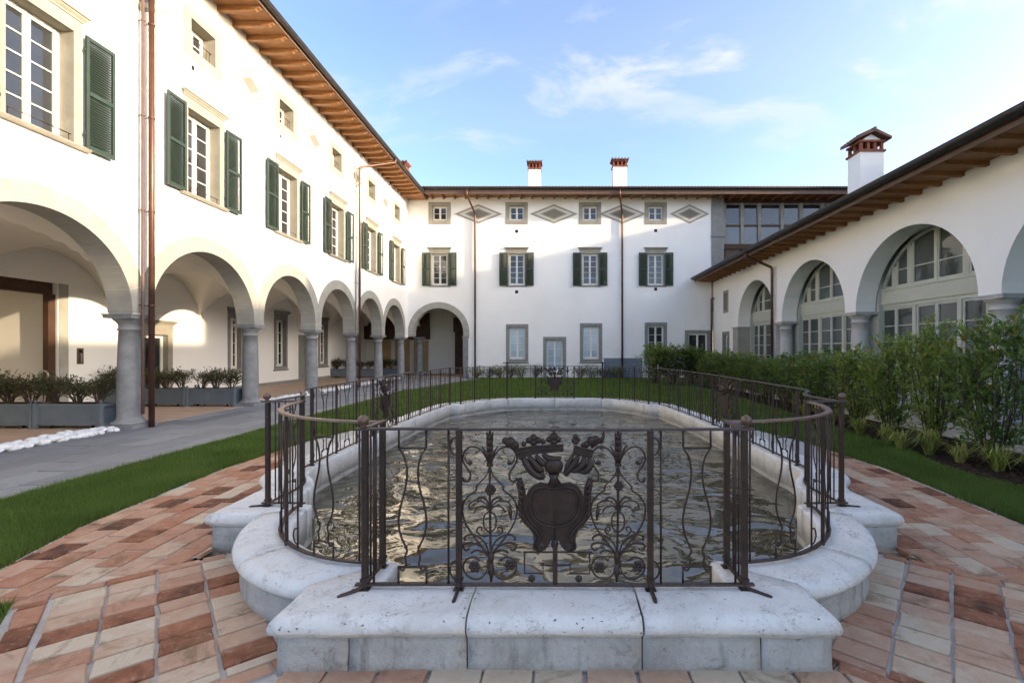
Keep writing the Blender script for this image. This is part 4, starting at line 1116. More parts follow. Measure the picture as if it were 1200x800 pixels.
def roof(B, x0, x1, eave_y, eave_z, ridge_y, ridge_z, back_y, back_z, tiles_back=True):
    fix_normals(MB().profile_x([(eave_y, eave_z), (eave_y, eave_z + 0.07), (ridge_y, ridge_z + 0.07), (back_y, back_z + 0.07), (back_y, back_z)] + ([(ridge_y, ridge_z - 0.2)] if False else []), x0, x1).build('roof', 'roof_tile', B))
    mb = MB(); wl_ = 0.19; k = 6
    n = int((x1 - x0) / wl_ * k)
    rows = [(eave_y - 0.05, eave_z + 0.085), (ridge_y, ridge_z + 0.10), (back_y + 0.05, back_z + 0.085)]
    vs = []
    for y, z in rows:
        for i in range(n + 1):
            vs.append((x0 + (x1 - x0) * i / n, y, z + 0.035 * abs(math.sin(math.pi * i / k))))
    m = n + 1
    fs = [(j * m + i, j * m + i + 1, (j + 1) * m + i + 1, (j + 1) * m + i) for j in range(2) for i in range(n)]
    # lower lips so that tile ends read from below
    vs += [(v[0], v[1], eave_z + 0.075) for v in vs[:m]]
    fs += [(i, 3 * m + i, 3 * m + i + 1, i + 1) for i in range(n)]
    mb.add(vs, fs); return tag(mb.build('roof_tiles', 'roof_tile', B), kind='stuff')
def lozenge(B, u, z, w, h):
    for k, (s, mat, pr) in enumerate(((1.0, 'trim', 0.010), (0.80, 'lozenge_mid', 0.014), (0.58, 'trim', 0.018), (0.46, 'lozenge_dark', 0.022))):
        o = MB().prism_xz([(-w / 2 * s, 0), (0, -h / 2 * s), (w / 2 * s, 0), (0, h / 2 * s)], -pr, 0.05).build('lozenge' if k == 0 else 'lozenge_inlay', mat, B if k == 0 else base)
        fix_normals(o)
        if k == 0: o.location = (u, 0, z); base = o
def chimney(B, x, y, w, d, z0, z1, gable=False):
    mb = MB(); mb.box(-w / 2, w / 2, -d / 2, d / 2, 0, z1 - z0)
    o = mb.build('chimney', 'plaster', B, (x, y, z0)); h = z1 - z0
    c = MB()
    c.box(-w / 2 - 0.05, w / 2 + 0.05, -d / 2 - 0.05, d / 2 + 0.05, h, h + 0.07)
    for sx in (-1, -0.33, 0.33, 1):
        for sy in (-1, 1):
            xx = sx * (w / 2 - 0.05); yy = sy * (d / 2 - 0.05)
            c.box(xx - 0.045, xx + 0.045, yy - 0.045, yy + 0.045, h + 0.07, h + 0.33)
    for sy in (0,):
        for sx in (-1, 1): c.box(sx * (w / 2 - 0.05) - 0.045, sx * (w / 2 - 0.05) + 0.045, -0.045, 0.045, h + 0.07, h + 0.33)
    c.box(-w / 2 - 0.04, w / 2 + 0.04, -d / 2 - 0.04, d / 2 + 0.04, h + 0.33, h + 0.40)
    c.build('chimney_crown', 'chimney_brick', o)
    t = MB()
    if gable:
        W = w / 2 + 0.18; D = d / 2 + 0.15
        t.prism_xz([(-W, h + 0.40), (-W, h + 0.47), (0, h + 0.74), (W, h + 0.47), (W, h + 0.40), (0, h + 0.66)], -D, D)
        t.tube([(0, -D - 0.02, h + 0.74), (0, D + 0.02, h + 0.74)], 0.06, 8)
        for s in (-1, 1):
            for k in range(6): t.tube([(s * 0.05, -D + 0.06 + k * (2 * D - .12) / 5, h + 0.73), (s * W, -D + 0.06 + k * (2 * D - .12) / 5, h + 0.47)], 0.045, 8)
        g = MB().prism_xz([(-w / 2 + 0.05, h + 0.401), (0, h + 0.63), (w / 2 - 0.05, h + 0.401)], -d / 2 + 0.03, d / 2 - 0.03).build('gable', 'plaster', o)
    else:
        t.box(-w / 2 - 0.1, w / 2 + 0.1, -d / 2 - 0.1, d / 2 + 0.1, h + 0.40, h + 0.45)
        for k in range(6):
            xx = -w / 2 - 0.06 + k * (w + 0.12) / 5
            t.tube([(xx, -d / 2 - 0.14, h + 0.45), (xx, d / 2 + 0.14, h + 0.48)], 0.06, 8)
    t.build('chimney_roof', 'roof_tile', o)
    return o

# ------------------------------------------------------------------ left wing: arcade, two storeys of windows, deep timber eaves
XL = -8.8
LW = tag(empty('arcaded_wing', (XL, 0, 0), R(90)), 'long white wing with stone arcade on columns, green shutters and timber eaves', 'building')
ZS, ZA, TL = 2.40, 4.12, 0.50
cols_y = [2.25, 6.1, 9.94, 13.89, 17.37, 20.76, 23.95, 27.45]
arches = []
for a, b in zip(cols_y[:-1], cols_y[1:]):
    r = (b - a - 0.44) / 2; arches.append(((a + b) / 2, r, ZA - r, a, b))
outer = [(1.9, ZS)]
for uc, r, zc, a, b in arches: outer += arch_pts(uc, r + 0.02, zc, ZS)
TOPL = 10.64
outer += [(28.0, ZS), (28.0, TOPL), (1.9, TOPL)]
fw_y = [4.4, 8.0, 11.72, 15.4, 18.92, 22.42, 25.95]
mz_y = [4.5, 8.1, 11.69, 15.31, 18.85, 22.45, 26.05]
FZ0, FZ1, FWW = 5.42, 7.47, 1.06
MZ0, MZ1, MWW, MB_ = 8.93, 9.68, 0.80, 0.22
holes = [rect(u, FWW + 0.27, FZ0 - 0.08, FZ1 + 0.10) for u in fw_y] + [rect(u, MWW + 2 * MB_ - 0.02, MZ0 - MB_ + 0.01, MZ1 + MB_ - 0.01) for u in mz_y]
wall_mesh(outer, holes, 0.0, TL).build('wall', 'plaster', LW)
mcol = column_mesh(ZS, 0.43, 'column')
for u in cols_y: put('column', mcol, LW, (u, TL / 2, 0))
for uc, r, zc, a, b in arches: voussoirs(LW, uc, r, zc, ZS, a, b, TL, 'voussoir')
SL = dict(sur=surround_mesh(FWW, FZ1 - FZ0, 0.10, 'trim', bot=False, deep=0.22), cor=cornice_mesh(FWW + 0.26, 'trim'), sill=sill_mesh(FWW + 0.5, 'trim'),
          win=sash_window(FWW, FZ1 - FZ0, 5, 2, 'white_wood', 'glass', yd=0.27), shut=shutter_mesh(0.56, FZ1 - FZ0 + 0.06))
SL['sur'] = (lambda mb: mb.mesh('window_surround', 'trim'))(MB().cham(-FWW / 2 - 0.14, -FWW / 2, -0.02, 0.34, 0.0, FZ1 - FZ0, 0.006).cham(FWW / 2, FWW / 2 + 0.14, -0.02, 0.34, 0.0, FZ1 - FZ0, 0.006).cham(-FWW / 2 - 0.14, FWW / 2 + 0.14, -0.022, 0.34, FZ1 - FZ0, FZ1 - FZ0 + 0.101, 0.006).box(-FWW / 2 - 0.14, FWW / 2 + 0.14, -0.004, 0.34, -0.084, -0.003))
SL['yd'] = 0.27
SL['guard'] = MB().tube([(-FWW / 2 + 0.02, 0.02, 0.16), (FWW / 2 - 0.02, 0.02, 0.16)], 0.009, 6).tube([(-FWW / 2 + 0.06, 0.02, 0.16), (-FWW / 2 + 0.06, 0.02, 0.0)], 0.008, 6).tube([(FWW / 2 - 0.06, 0.02, 0.16), (FWW / 2 - 0.06, 0.02, 0.0)], 0.008, 6).mesh('guard_bar', 'iron')
for u in fw_y: shuttered_window(LW, u, FZ0, FZ1, FWW, 0.15, 0.56, 'trim', SL, True)
mz_s = surround_mesh(MWW, MZ1 - MZ0, MB_, 'trim', deep=0.40)
mz_w = sash_window(MWW, MZ1 - MZ0, 2, 2, 'white_wood', 'glass', yd=0.33)
gm = MB()
for zz_ in (0.06, 0.36): gm.tube([(-MWW / 2, 0.10, zz_), (MWW / 2, 0.10, zz_)], 0.009, 6)
for k in range(7): gm.tube([(-MWW / 2 + 0.06 + k * (MWW - 0.12) / 6, 0.10, 0.0), (-MWW / 2 + 0.06 + k * (MWW - 0.12) / 6, 0.10, 0.36)], 0.007, 6)
m_grille = gm.mesh('window_grille', 'iron')
for u in mz_y:
    put('window_surround', mz_s, LW, (u, 0, MZ0)); put_window(LW, u, MZ0, mz_w, yd=0.33); put('window_grille', m_grille, LW, (u, 0, MZ0))
for u in (6.3, 9.9, 13.5, 17.08, 20.65, 24.25): lozenge(LW, u, 9.30, 1.55, 0.95)
for u, z in ((11.35, 8.5), (15.0, 8.5), (25.7, 8.5)): MB().box(-0.05, 0.05, -0.004, 0.05, -0.06, 0.06).build('vent', 'dark', LW, (u, 0, z))
# eaves
MB().box(1.9, 28.0, -1.14, 0.3, TOPL, TOPL + 0.03).build('soffit_boards', 'wood', LW)
m_raft = MB().profile_x([(0.25, TOPL - 0.002), (0.25, TOPL - 0.15), (-0.86, TOPL - 0.15), (-0.98, TOPL - 0.13), (-1.02, TOPL - 0.09), (-1.09, TOPL - 0.07), (-1.12, TOPL - 0.002)], -0.055, 0.055).mesh('rafter', 'wood')
k = 0; u = 4.1
while u < 27.0:
    put('rafter', m_raft, LW, (u, 0, 0)); u += 0.58
MB().box(1.9, 27.1, -1.17, -1.142, TOPL - 0.03, TOPL + 0.13).build('fascia_board', 'fascia', LW)
half_gutter(1.9, 26.82, -1.26, TOPL + 0.12, 0.085).build('gutter', 'gutter', LW)
m_br = MB().tube([(0, -1.35, TOPL + 0.12), (0, -1.30, TOPL + 0.19), (0, -1.18, TOPL + 0.16)], 0.010, 5).mesh('gutter_bracket', 'gutter')
for k in range(16): put('gutter_bracket', m_br, LW, (4 + k * 1.45, 0, 0))
roof(LW, 1.8, 36.0, -1.2, TOPL + 0.035, 4.0, TOPL + 2.1, 9.2, TOPL + 0.035)
# closing walls (rear, near end)
MB().box(1.9, 36, 7.6, 7.9, 0, TOPL).build('rear_wall', 'plaster', LW)
MB().box(1.6, 1.9, 0.0, 7.9, 0, TOPL).build('end_wall', 'plaster', LW)
# arcade rear wall with its doors and windows
AW = 4.40
aw = [(19.3, 0.62, 0.86, 2.98), (22.5, 0.80, 0.86, 3.1), (26.6, 0.80, 0.86, 3.1)]
door_u = 15.45
wh = [rect(u, w + 0.28, z0 - 0.12, z1 + 0.14) for u, w, z0, z1 in aw] + [[(door_u - 0.64, 0.0), (door_u + 0.64, 0.0), (door_u + 0.64, 2.34), (door_u - 0.64, 2.34)], [(24.05, 0.0), (25.0, 0.0), (25.0, 2.42), (24.05, 2.42)]]
out_w = [(1.9, 0), (8.9, 0), (8.9, 3.42), (12.4, 3.42), (12.4, 0), (door_u - 0.64, 0), (door_u - 0.64, 2.34), (door_u + 0.64, 2.34), (door_u + 0.64, 0), (24.05, 0), (24.05, 2.42), (25.0, 2.42), (25.0, 0), (32.6, 0), (32.6, 4.6), (1.9, 4.6)]
wall_mesh(out_w, wh[:3], AW, 0.35).build('arcade_wall', 'plaster', LW)
MB().box(12.42, 32.5, AW - 0.02, AW + 0.01, 0.0, 0.16).build('skirting', 'trim_grey', LW)
for u, w, z0, z1 in aw:
    me = MB().cham(-w / 2 - 0.15, -w / 2, -0.025, 0.2, -0.12, z1 - z0 + 0.13, 0.006).cham(w / 2, w / 2 + 0.15, -0.025, 0.2, -0.12, z1 - z0 + 0.13, 0.006).cham(-w / 2, w / 2, -0.022, 0.2, z1 - z0, z1 - z0 + 0.13, 0.004).cham(-w / 2, w / 2, -0.022, 0.2, -0.12, 0, 0.004).mesh('window_surround', 'trim_grey')
    put('window_surround', me, LW, (u, AW, z0))
    put('cornice', cornice_mesh(w + 0.3, 'trim_grey'), LW, (u, AW, z1 + 0.135)); put('sill', sill_mesh(w + 0.4, 'trim_grey', 0.05), LW, (u, AW, z0 - 0.122))
    put_window(LW, u, z0, sash_window(w, z1 - z0, 4, 2, 'white_wood', 'glass'), y=AW)
ds = MB().cham(-0.66, -0.46, -0.03, 0.2, 0, 2.16, 0.008).cham(0.46, 0.66, -0.03, 0.2, 0, 2.16, 0.008).cham(-0.66, 0.66, -0.032, 0.2, 2.16, 2.36, 0.008).mesh('door_surround', 'trim')
put('door_surround', ds, LW, (door_u, AW, 0)); put('cornice', cornice_mesh(1.36, 'trim'), LW, (door_u, AW, 2.362))
dd = put_window(LW, door_u, 0.0, sash_window(0.92, 2.16, 1, 1, 'white_wood', 'glass', bottom_panel=0.0), 'glazed_door', AW)
ds2 = MB().cham(-0.48, -0.36, -0.025, 0.2, 0, 2.30, 0.006).cham(0.36, 0.48, -0.025, 0.2, 0, 2.30, 0.006).cham(-0.48, 0.48, -0.028, 0.2, 2.30, 2.43, 0.006).mesh('door_surround', 'trim_grey')
put('door_surround', ds2, LW, (24.525, AW, 0))
dl = MB().box(-0.36, 0.36, 0.12, 0.16, 0.0, 2.3).box(-0.28, 0.28, 0.11, 0.13, 0.2, 1.0).box(-0.28, 0.28, 0.11, 0.13, 1.15, 2.15).build('door_leaf', 'trim_grey', LW, (24.525, AW, 0))
# passage through the wing behind the first bay
MB().box(12.41, 12.75, AW + 0.35, 12.0, 0, 3.6).build('passage_wall', 'plaster_in', LW)
MB().box(8.6, 8.89, AW + 0.35, 12.0, 0, 3.6).build('passage_wall', 'plaster_in', LW)
MB().box(8.55, 12.8, AW + 0.352, 12.0, 3.61, 3.8).build('passage_ceiling', 'plaster_in', LW)
MB().box(8.6, 12.7, 11.5, 11.6, 0, 3.6).build('passage_gate', 'dark_wood', LW)
MB().box(8.95, 12.36, AW + 0.10, AW + 0.34, 3.12, 3.42).build('passage_lintel', 'dark_wood', LW)
MB().box(12.22, 12.40, AW + 0.06, AW + 0.20, 0, 3.12).build('gate_post', 'dark_wood', LW)
MB().cham(12.42, 12.66, AW - 0.02, AW + 0.02, 0, 3.42, 0.005).build('pilaster_strip', 'voussoir', LW)
# intercom
ic = MB().cham(-0.09, 0.09, -0.02, 0.0, -0.22, 0.22, 0.008).build('intercom_panel', 'bronze', LW, (12.98, AW, 1.48))
for k in range(5): MB().lathe([(0.018, 0), (0.018, 0.01), (0.012, 0.014)], 8).build('button', 'steel', ic, (0.02, -0.02, -0.15 + k * 0.05), (R(90), 0, 0))
MB().box(-0.045, 0.045, -0.024, -0.015, 0.10, 0.17).build('speaker_grille', 'dark', ic)
# groin vaults of the arcade
vm_w = (AW - TL) / 2; vx = TL + vm_w; zs_v, za_v = 2.45, 4.28
va = MB()
bays = list(zip(cols_y[:-1], cols_y[1:])) + [(27.45, 32.6)]
for a, b in bays:
    n = 26; hl = (b - a) / 2; yc = (a + b) / 2; vs = []
    for i in range(n + 1):
        for j in range(n + 1):
            uu = a + (b - a) * i / n; vv = TL + 2 * vm_w * j / n
            # cosine spacing near the springings
            su = math.sin((i / n - 0.5) * math.pi); sv = math.sin((j / n - 0.5) * math.pi)
            uu = yc + hl * su; vv = vx + vm_w * sv
            z = zs_v + (za_v - zs_v) * max(math.sqrt(max(0, 1 - su * su)), math.sqrt(max(0, 1 - sv * sv)))
            vs.append((uu, vv, z))
    fs = [(i * (n + 1) + j, i * (n + 1) + j + 1, (i + 1) * (n + 1) + j + 1, (i + 1) * (n + 1) + j) for i in range(n) for j in range(n)]
    MB().add(vs, fs, True).build('groin_vault', 'plaster_in', LW)
MB().box(1.9, 28.0, TL, 7.7, 4.62, 4.72).build('upper_floor', 'dark', LW)
# downpipes on the left wing
def lcol(u, y, zs_): return [(u, y, z) for z in zs_]
downpipe(LW, [(10.0, -0.165, TOPL + 0.05), (10.0, -0.165, 0.0)], 0.055, lcol(10.0, -0.165, (2.6, 4.6, 6.6, 8.6)))
downpipe(LW, [(9.86, -0.10, TOPL + 0.05), (9.86, -0.10, 2.3), (9.86, -0.30, 1.9), (9.86, -0.30, 0.0)][:2] + [(9.86, -0.10, 0.3)], 0.03, lcol(9.86, -0.10, (2.6, 4.6, 6.6, 8.6)), mat='fascia')
downpipe(LW, [(22.1, -1.26, TOPL + 0.05), (22.1, -1.26, TOPL - 0.12), (20.72, -0.14, 9.75), (20.72, -0.14, 0.0)], 0.05, lcol(20.72, -0.14, (2.6, 4.6, 6.6, 8.6)))
downpipe(LW, [(20.45, -0.08, 9.9), (20.45, -0.08, 2.4)], 0.022, lcol(20.45, -0.08, (4.6, 6.6, 8.6)), mat='column')

# ------------------------------------------------------------------ back wing
YB = 28.0
BW = tag(empty('rear_wing', (0, YB, 0)), 'three storey white wing with lozenge frieze and brown eaves closing the courtyard', 'building')
TOPB = 10.80
bx = [-6.9, -2.28, 2.12, 6.06]
gx = [(-2.25, 3.18), (2.18, 3.24), (6.07, 3.28)]
AX, AR = -6.965, 1.485; AZC = 4.16 - AR; AZS = 2.46
F0, F1, FW = 5.52, 7.42, 0.96
Z0, Z1, ZW, ZBD = 9.40, 10.28, 0.90, 0.22
outer = [(-8.8, AZS)] + arch_pts(AX, AR + 0.02, AZC, AZS)[:-1] + [(AX + AR + 0.02, AZS), (AX + AR + 0.02, 0.0)]
doors = [(0.0, 1.0, 2.26), (8.6, 1.20, 2.66)]
for u, w, h in doors: outer += [(u - w / 2 - 0.18, 0), (u - w / 2 - 0.18, h + 0.17), (u + w / 2 + 0.18, h + 0.17), (u + w / 2 + 0.18, 0)]
outer += [(9.40, 0), (9.40, TOPB), (-8.8, TOPB)]
GW, GH0 = 0.98, 1.10
holes = [rect(u, FW + 0.10, F0 - 0.06, F1 + 0.09) for u in bx] + [rect(u, ZW + 2 * ZBD - 0.02, Z0 - ZBD + 0.01, Z1 + ZBD - 0.01) for u in bx] + [rect(u, GW + 0.34, GH0 - 0.15, t + 0.02) for u, t in gx]
wall_mesh(outer, holes, 0.0, 0.45).build('wall', 'plaster', BW)
SB = dict(cor=cornice_mesh(FW + 0.30, 'trim'), sill=sill_mesh(FW + 0.3, 'trim_grey', 0.06), win=sash_window(FW, F1 - F0, 5, 2, 'white_wood', 'glass'), shut=shutter_mesh(0.50, F1 - F0 + 0.08))
SB['sur'] = MB().cham(-FW / 2 - 0.06, -FW / 2, -0.012, 0.2, 0, F1 - F0, 0.005).cham(FW / 2, FW / 2 + 0.06, -0.012, 0.2, 0, F1 - F0, 0.005).cham(-FW / 2 - 0.06, FW / 2 + 0.06, -0.013, 0.2, F1 - F0, F1 - F0 + 0.10, 0.005).box(-FW / 2 - 0.06, FW / 2 + 0.06, -0.003, 0.2, -0.064, -0.003).mesh('window_surround', 'trim')
for u in bx: shuttered_window(BW, u, F0, F1, FW, 0.05, 0.50, 'trim', SB)
s_m = surround_mesh(ZW, Z1 - Z0, ZBD, 'trim', deep=0.24); s_w = sash_window(ZW, Z1 - Z0, 2, 2, 'white_wood', 'glass')
for u in bx:
    put('window_surround', s_m, BW, (u, 0, Z0)); put_window(BW, u, Z0, s_w)
for u, t in gx:
    h = t - GH0 - 0.16
    me = surround_mesh(GW, h, 0.18, 'trim_grey', deep=0.2); put('window_surround', me, BW, (u, 0, GH0))
    put_window(BW, u, GH0, sash_window(GW, h, 4, 2, 'white_wood', 'glass_pale' if u < 5 else 'glass'))
    put('sill', sill_mesh(GW + 0.44, 'trim_grey', 0.06, 0.06), BW, (u, 0, GH0 - 0.182))
for u, w, h in doors:
    me = MB().cham(-w / 2 - 0.19, -w / 2, -0.02, 0.2, 0, h, 0.006).cham(w / 2, w / 2 + 0.19, -0.02, 0.2, 0, h, 0.006).cham(-w / 2 - 0.19, w / 2 + 0.19, -0.022, 0.2, h, h + 0.18, 0.006).mesh('door_surround', 'trim_grey')
    put('door_surround', me, BW, (u, 0, 0))
    put_window(BW, u, 0.02, sash_window(w, h - 0.025, 4 if u < 5 else 1, 2, 'white_wood', 'glass_pale' if u < 5 else 'glass', bottom_panel=0.3 if u < 5 else 0), 'glazed_door')
for u in (-4.58, -0.05, 4.07, 8.09): lozenge(BW, u, 9.80, 2.9 if u < 8 else 2.4, 1.16)
for u, z in ((-2.28, 8.76), (-2.28, 5.13), (6.06, 8.8), (6.06, 5.3)): MB().box(-0.09, 0.09, -0.004, 0.05, -0.09, 0.09).build('vent', 'dark', BW, (u, 0, z))
# blue-grey dado between the ground floor windows
MB().cham(2.95, 3.98, -0.05, 0.02, 0, 1.12, 0.006).build('dado_panel', 'slate_blue', BW); MB().cham(4.10, 5.25, -0.05, 0.02, 0, 1.12, 0.006).build('dado_panel', 'slate_blue', BW)
MB().cham(2.9, 5.3, -0.07, 0.02, 1.122, 1.17, 0.006).build('dado_cap', 'trim_grey', BW)
# arch and pilaster
voussoirs(BW, AX, AR, AZC, AZS, -8.79, AX + AR + 0.37, 0.45, 'voussoir', 13, 0.36)
MB().cham(AX + AR - 0.02, AX + AR + 0.30, -0.03, 0.48, 0, AZS - 0.12, 0.01).box(AX + AR - 0.06, AX + AR + 0.34, -0.07, 0.52, AZS - 0.118, AZS).build('pilaster', 'column', BW)
put('column', column_mesh(2.46, 0.42, 'column'), BW, (-8.66, 1.9, 0))
# hall seen through the arch
MB().box(-13.4, -5.0, 4.6, 4.9, 0, 4.6).build('hall_wall', 'plaster_in', BW)
MB().box(AX + AR + 0.05, AX + AR + 0.30, 0.46, 4.6, 0, 4.6).build('hall_wall', 'plaster_in', BW)
MB().box(-8.9, -5.2, 0.46, 4.6, 4.30, 4.5).build('hall_ceiling', 'plaster_in', BW)
MB().box(-7.0, -5.5, 4.2, 4.46, 2.9, 3.9).build('hall_dark_band', 'dark_wood', BW)  # dark brown slab above the wooden door
MB().box(-13.3, -8.7, 4.3, 4.598, 2.4, 4.2).build('hall_dark_band', 'dark_wood', BW)  # dark brown slab as upper back wall over the tan screens
MB().box(-6.95, -5.55, 4.50, 4.59, 0, 2.9).box(-6.9, -6.30, 4.46, 4.5, 0.1, 2.8).box(-6.2, -5.6, 4.46, 4.5, 0.1, 2.8).build('wooden_door', 'dark_wood', BW)
for x in (-11.9, -10.6, -9.3): MB().box(-0.5, 0.5, 0, 0.04, 0.15, 2.3).build('tan_screen', 'tan_panel', BW, (x, 4.5, 0))
MB().box(-6.1, -5.5, 3.7, 3.74, 0, 2.05).build('grey_screen', 'trim_grey', BW)
# eaves
MB().box(-8.8, 20.0, -1.05, 0.3, TOPB, TOPB + 0.03).build('soffit_boards', 'wood', BW)
MB().box(-7.5, 20.0, -1.08, -1.052, TOPB - 0.16, TOPB + 0.15).build('fascia_board', 'fascia', BW)
m_raft2 = MB().profile_x([(0.25, TOPB - 0.002), (0.25, TOPB - 0.12), (-0.98, TOPB - 0.12), (-1.04, TOPB - 0.002)], -0.05, 0.05).mesh('rafter', 'wood')
for k in range(41): put('rafter', m_raft2, BW, (-7.3 + k * 0.66, 0, 0))
half_gutter(-7.6, 20.0, -1.17, TOPB + 0.17, 0.085).build('gutter', 'gutter', BW)
roof(BW, -17.5, 20.0, -1.1, TOPB + 0.16, 4.2, TOPB + 1.35, 9.5, TOPB + 0.10)
MB().box(-16, 20, 8.6, 8.9, 0, TOPB).build('rear_wall', 'plaster', BW)
for x in (-4.76, 4.04):
    downpipe(BW, [(x - 0.3, -1.17, TOPB + 0.10), (x - 0.3, -1.17, TOPB - 0.2), (x, -0.10, TOPB - 1.0), (x, -0.10, 0.0)], 0.055, [(x, -0.10, z) for z in (2.2, 4.6, 7.0, 9.2)])
chimney(BW, -1.25, 1.2, 0.74, 0.6, 11.0, 12.85)
chimney(BW, 4.05, 1.2, 0.86, 0.6, 11.0, 13.0)
chimney(BW, -10.1, 2.6, 0.9, 0.7, 11.5, 13.4)
# loggia glazing on the right above the low roof
MB().cham(9.40, 10.15, -0.05, 0.45, 4.0, TOPB, 0.01).box(9.36, 10.19, -0.09, 0.46, 8.42, 8.50).build('pilaster', 'trim_grey', BW)
MB().box(10.15, 20.0, 0.35, 0.6, 3.0, 6.95).build('loggia_wall', 'fascia', BW)
MB().box(10.15, 20.0, 0.20, 0.5, 7.75, 8.05).box(10.15, 20.0, 0.20, 0.5, 6.96, 7.05).build('loggia_sill', 'dark_wood', BW)
MB().box(10.15, 20.0, 0.22, 0.45, 10.52, TOPB - 0.01).build('loggia_lintel', 'dark_wood', BW)
MB().box(10.15, 20.0, 0.24, 0.42, 9.12, 9.22).build('loggia_rail', 'dark_wood', BW)
m_lp = MB().cham(-0.09, 0.09, 0.19, 0.45, 8.05, 10.52, 0.01).mesh('loggia_post', 'trim')
lx = [10.25, 11.33, 12.38, 13.75, 14.9, 16.2, 17.5, 18.8, 19.9]
for x in lx: put('loggia_post', m_lp, BW, (x, 0, 0))
for a, b in zip(lx[:-1], lx[1:]):
    w = b - a - 0.18
    me = MB().box(-w / 2, -w / 2 + 0.05, 0.26, 0.34, 9.22, 10.52).box(w / 2 - 0.05, w / 2, 0.26, 0.34, 9.22, 10.52).box(-w / 2 + 0.05, w / 2 - 0.05, 0.26, 0.34, 10.44, 10.52).box(-w / 2 + 0.05, w / 2 - 0.05, 0.26, 0.34, 9.22, 9.29).mesh('window', 'trim_grey')
    o = put('window', me, BW, ((a + b) / 2, 0, 0))
    MB().box(-w / 2 + 0.05, w / 2 - 0.05, 0.30, 0.306, 9.29, 10.44).build('pane', 'glass', o)
    MB().box(-w / 2, w / 2, 0.30, 0.306, 8.05, 9.12).build('lower_pane', 'glass_green', BW, ((a + b) / 2, 0, 0))
    MB().box(-w / 2, w / 2, 0.30, 0.31, 7.05, 7.75).build('loggia_panel', 'fascia', BW, ((a + b) / 2, 0, 0))
MB().box(10.1, 20, 3.2, 3.3, 3, TOPB).build('loggia_back', 'plaster_in', BW)

# ------------------------------------------------------------------ right wing: low, glazed arcade
XR = 9.5
RW = tag(empty('glazed_wing', (XR, 0, 0), R(-90)), 'low white wing with tall glazed arches, grey columns and dark gutter', 'building')
ZR, TOPR, TR = 2.85, 5.66, 0.62
rar = [(22.2, 2.0), (17.4, 2.13), (12.6, 2.13), (7.8, 2.13), (3.0, 2.13)]
sm_h = [rect(-25.9, 0.74, 3.72, 4.92), [(-26.35, 0.0), (-25.35, 0.0), (-25.35, 2.62), (-26.35, 2.62)]]
outer = [(-28.0, 0), (-26.42, 0), (-26.42, 2.66), (-25.38, 2.66), (-25.38, 0), (-24.2, 0)]
for yc, r in rar: outer += arch_pts(-yc, r, ZR + (0.10 if r < 2.1 else 0.0), ZR)
outer[6:7] = [(-24.2, ZR)]
outer += [(-0.87, 0), (6.0, 0), (6.0, TOPR), (-28.0, TOPR)]
wall_mesh(outer, [sm_h[0]], 0.0, TR).build('wall', 'plaster', RW)
me = surround_mesh(0.46, 0.94, 0.15, 'trim', deep=0.2); put('window_surround', me, RW, (-25.9, 0, 3.86)); put_window(RW, -25.9, 3.86, sash_window(0.46, 0.94, 1, 2, 'white_wood', 'glass', stile=0.04))
me = MB().cham(-0.53, -0.36, -0.02, 0.2, 0, 2.48, 0.006).cham(0.36, 0.53, -0.02, 0.2, 0, 2.48, 0.006).cham(-0.53, 0.53, -0.022, 0.2, 2.48, 2.67, 0.006).mesh('door_surround', 'trim_grey')
put('door_surround', me, RW, (-25.9, 0, 0)); put_window(RW, -25.9, 0.0, sash_window(0.72, 2.475, 1, 2, 'white_wood', 'glass'), 'glazed_door')
mcolR = column_mesh(ZR, 0.54, 'column_pale')
for y in (19.78, 15.0, 10.2, 5.4): put('column', mcolR, RW, (-y, TR / 2, 0))
MB().cham(-24.85, -24.18, -0.02, TR + 0.02, 0, ZR - 0.06, 0.008).box(-24.9, -24.14, -0.05, TR + 0.05, ZR - 0.058, ZR).build('pilaster', 'voussoir', RW)
MB().box(-20.3, -20.05, -0.015, TR, 0, ZR - 0.06).box(-20.34, -20.02, -0.04, TR + 0.02, ZR - 0.058, ZR - 0.002).build('pilaster', 'column_pale', RW)
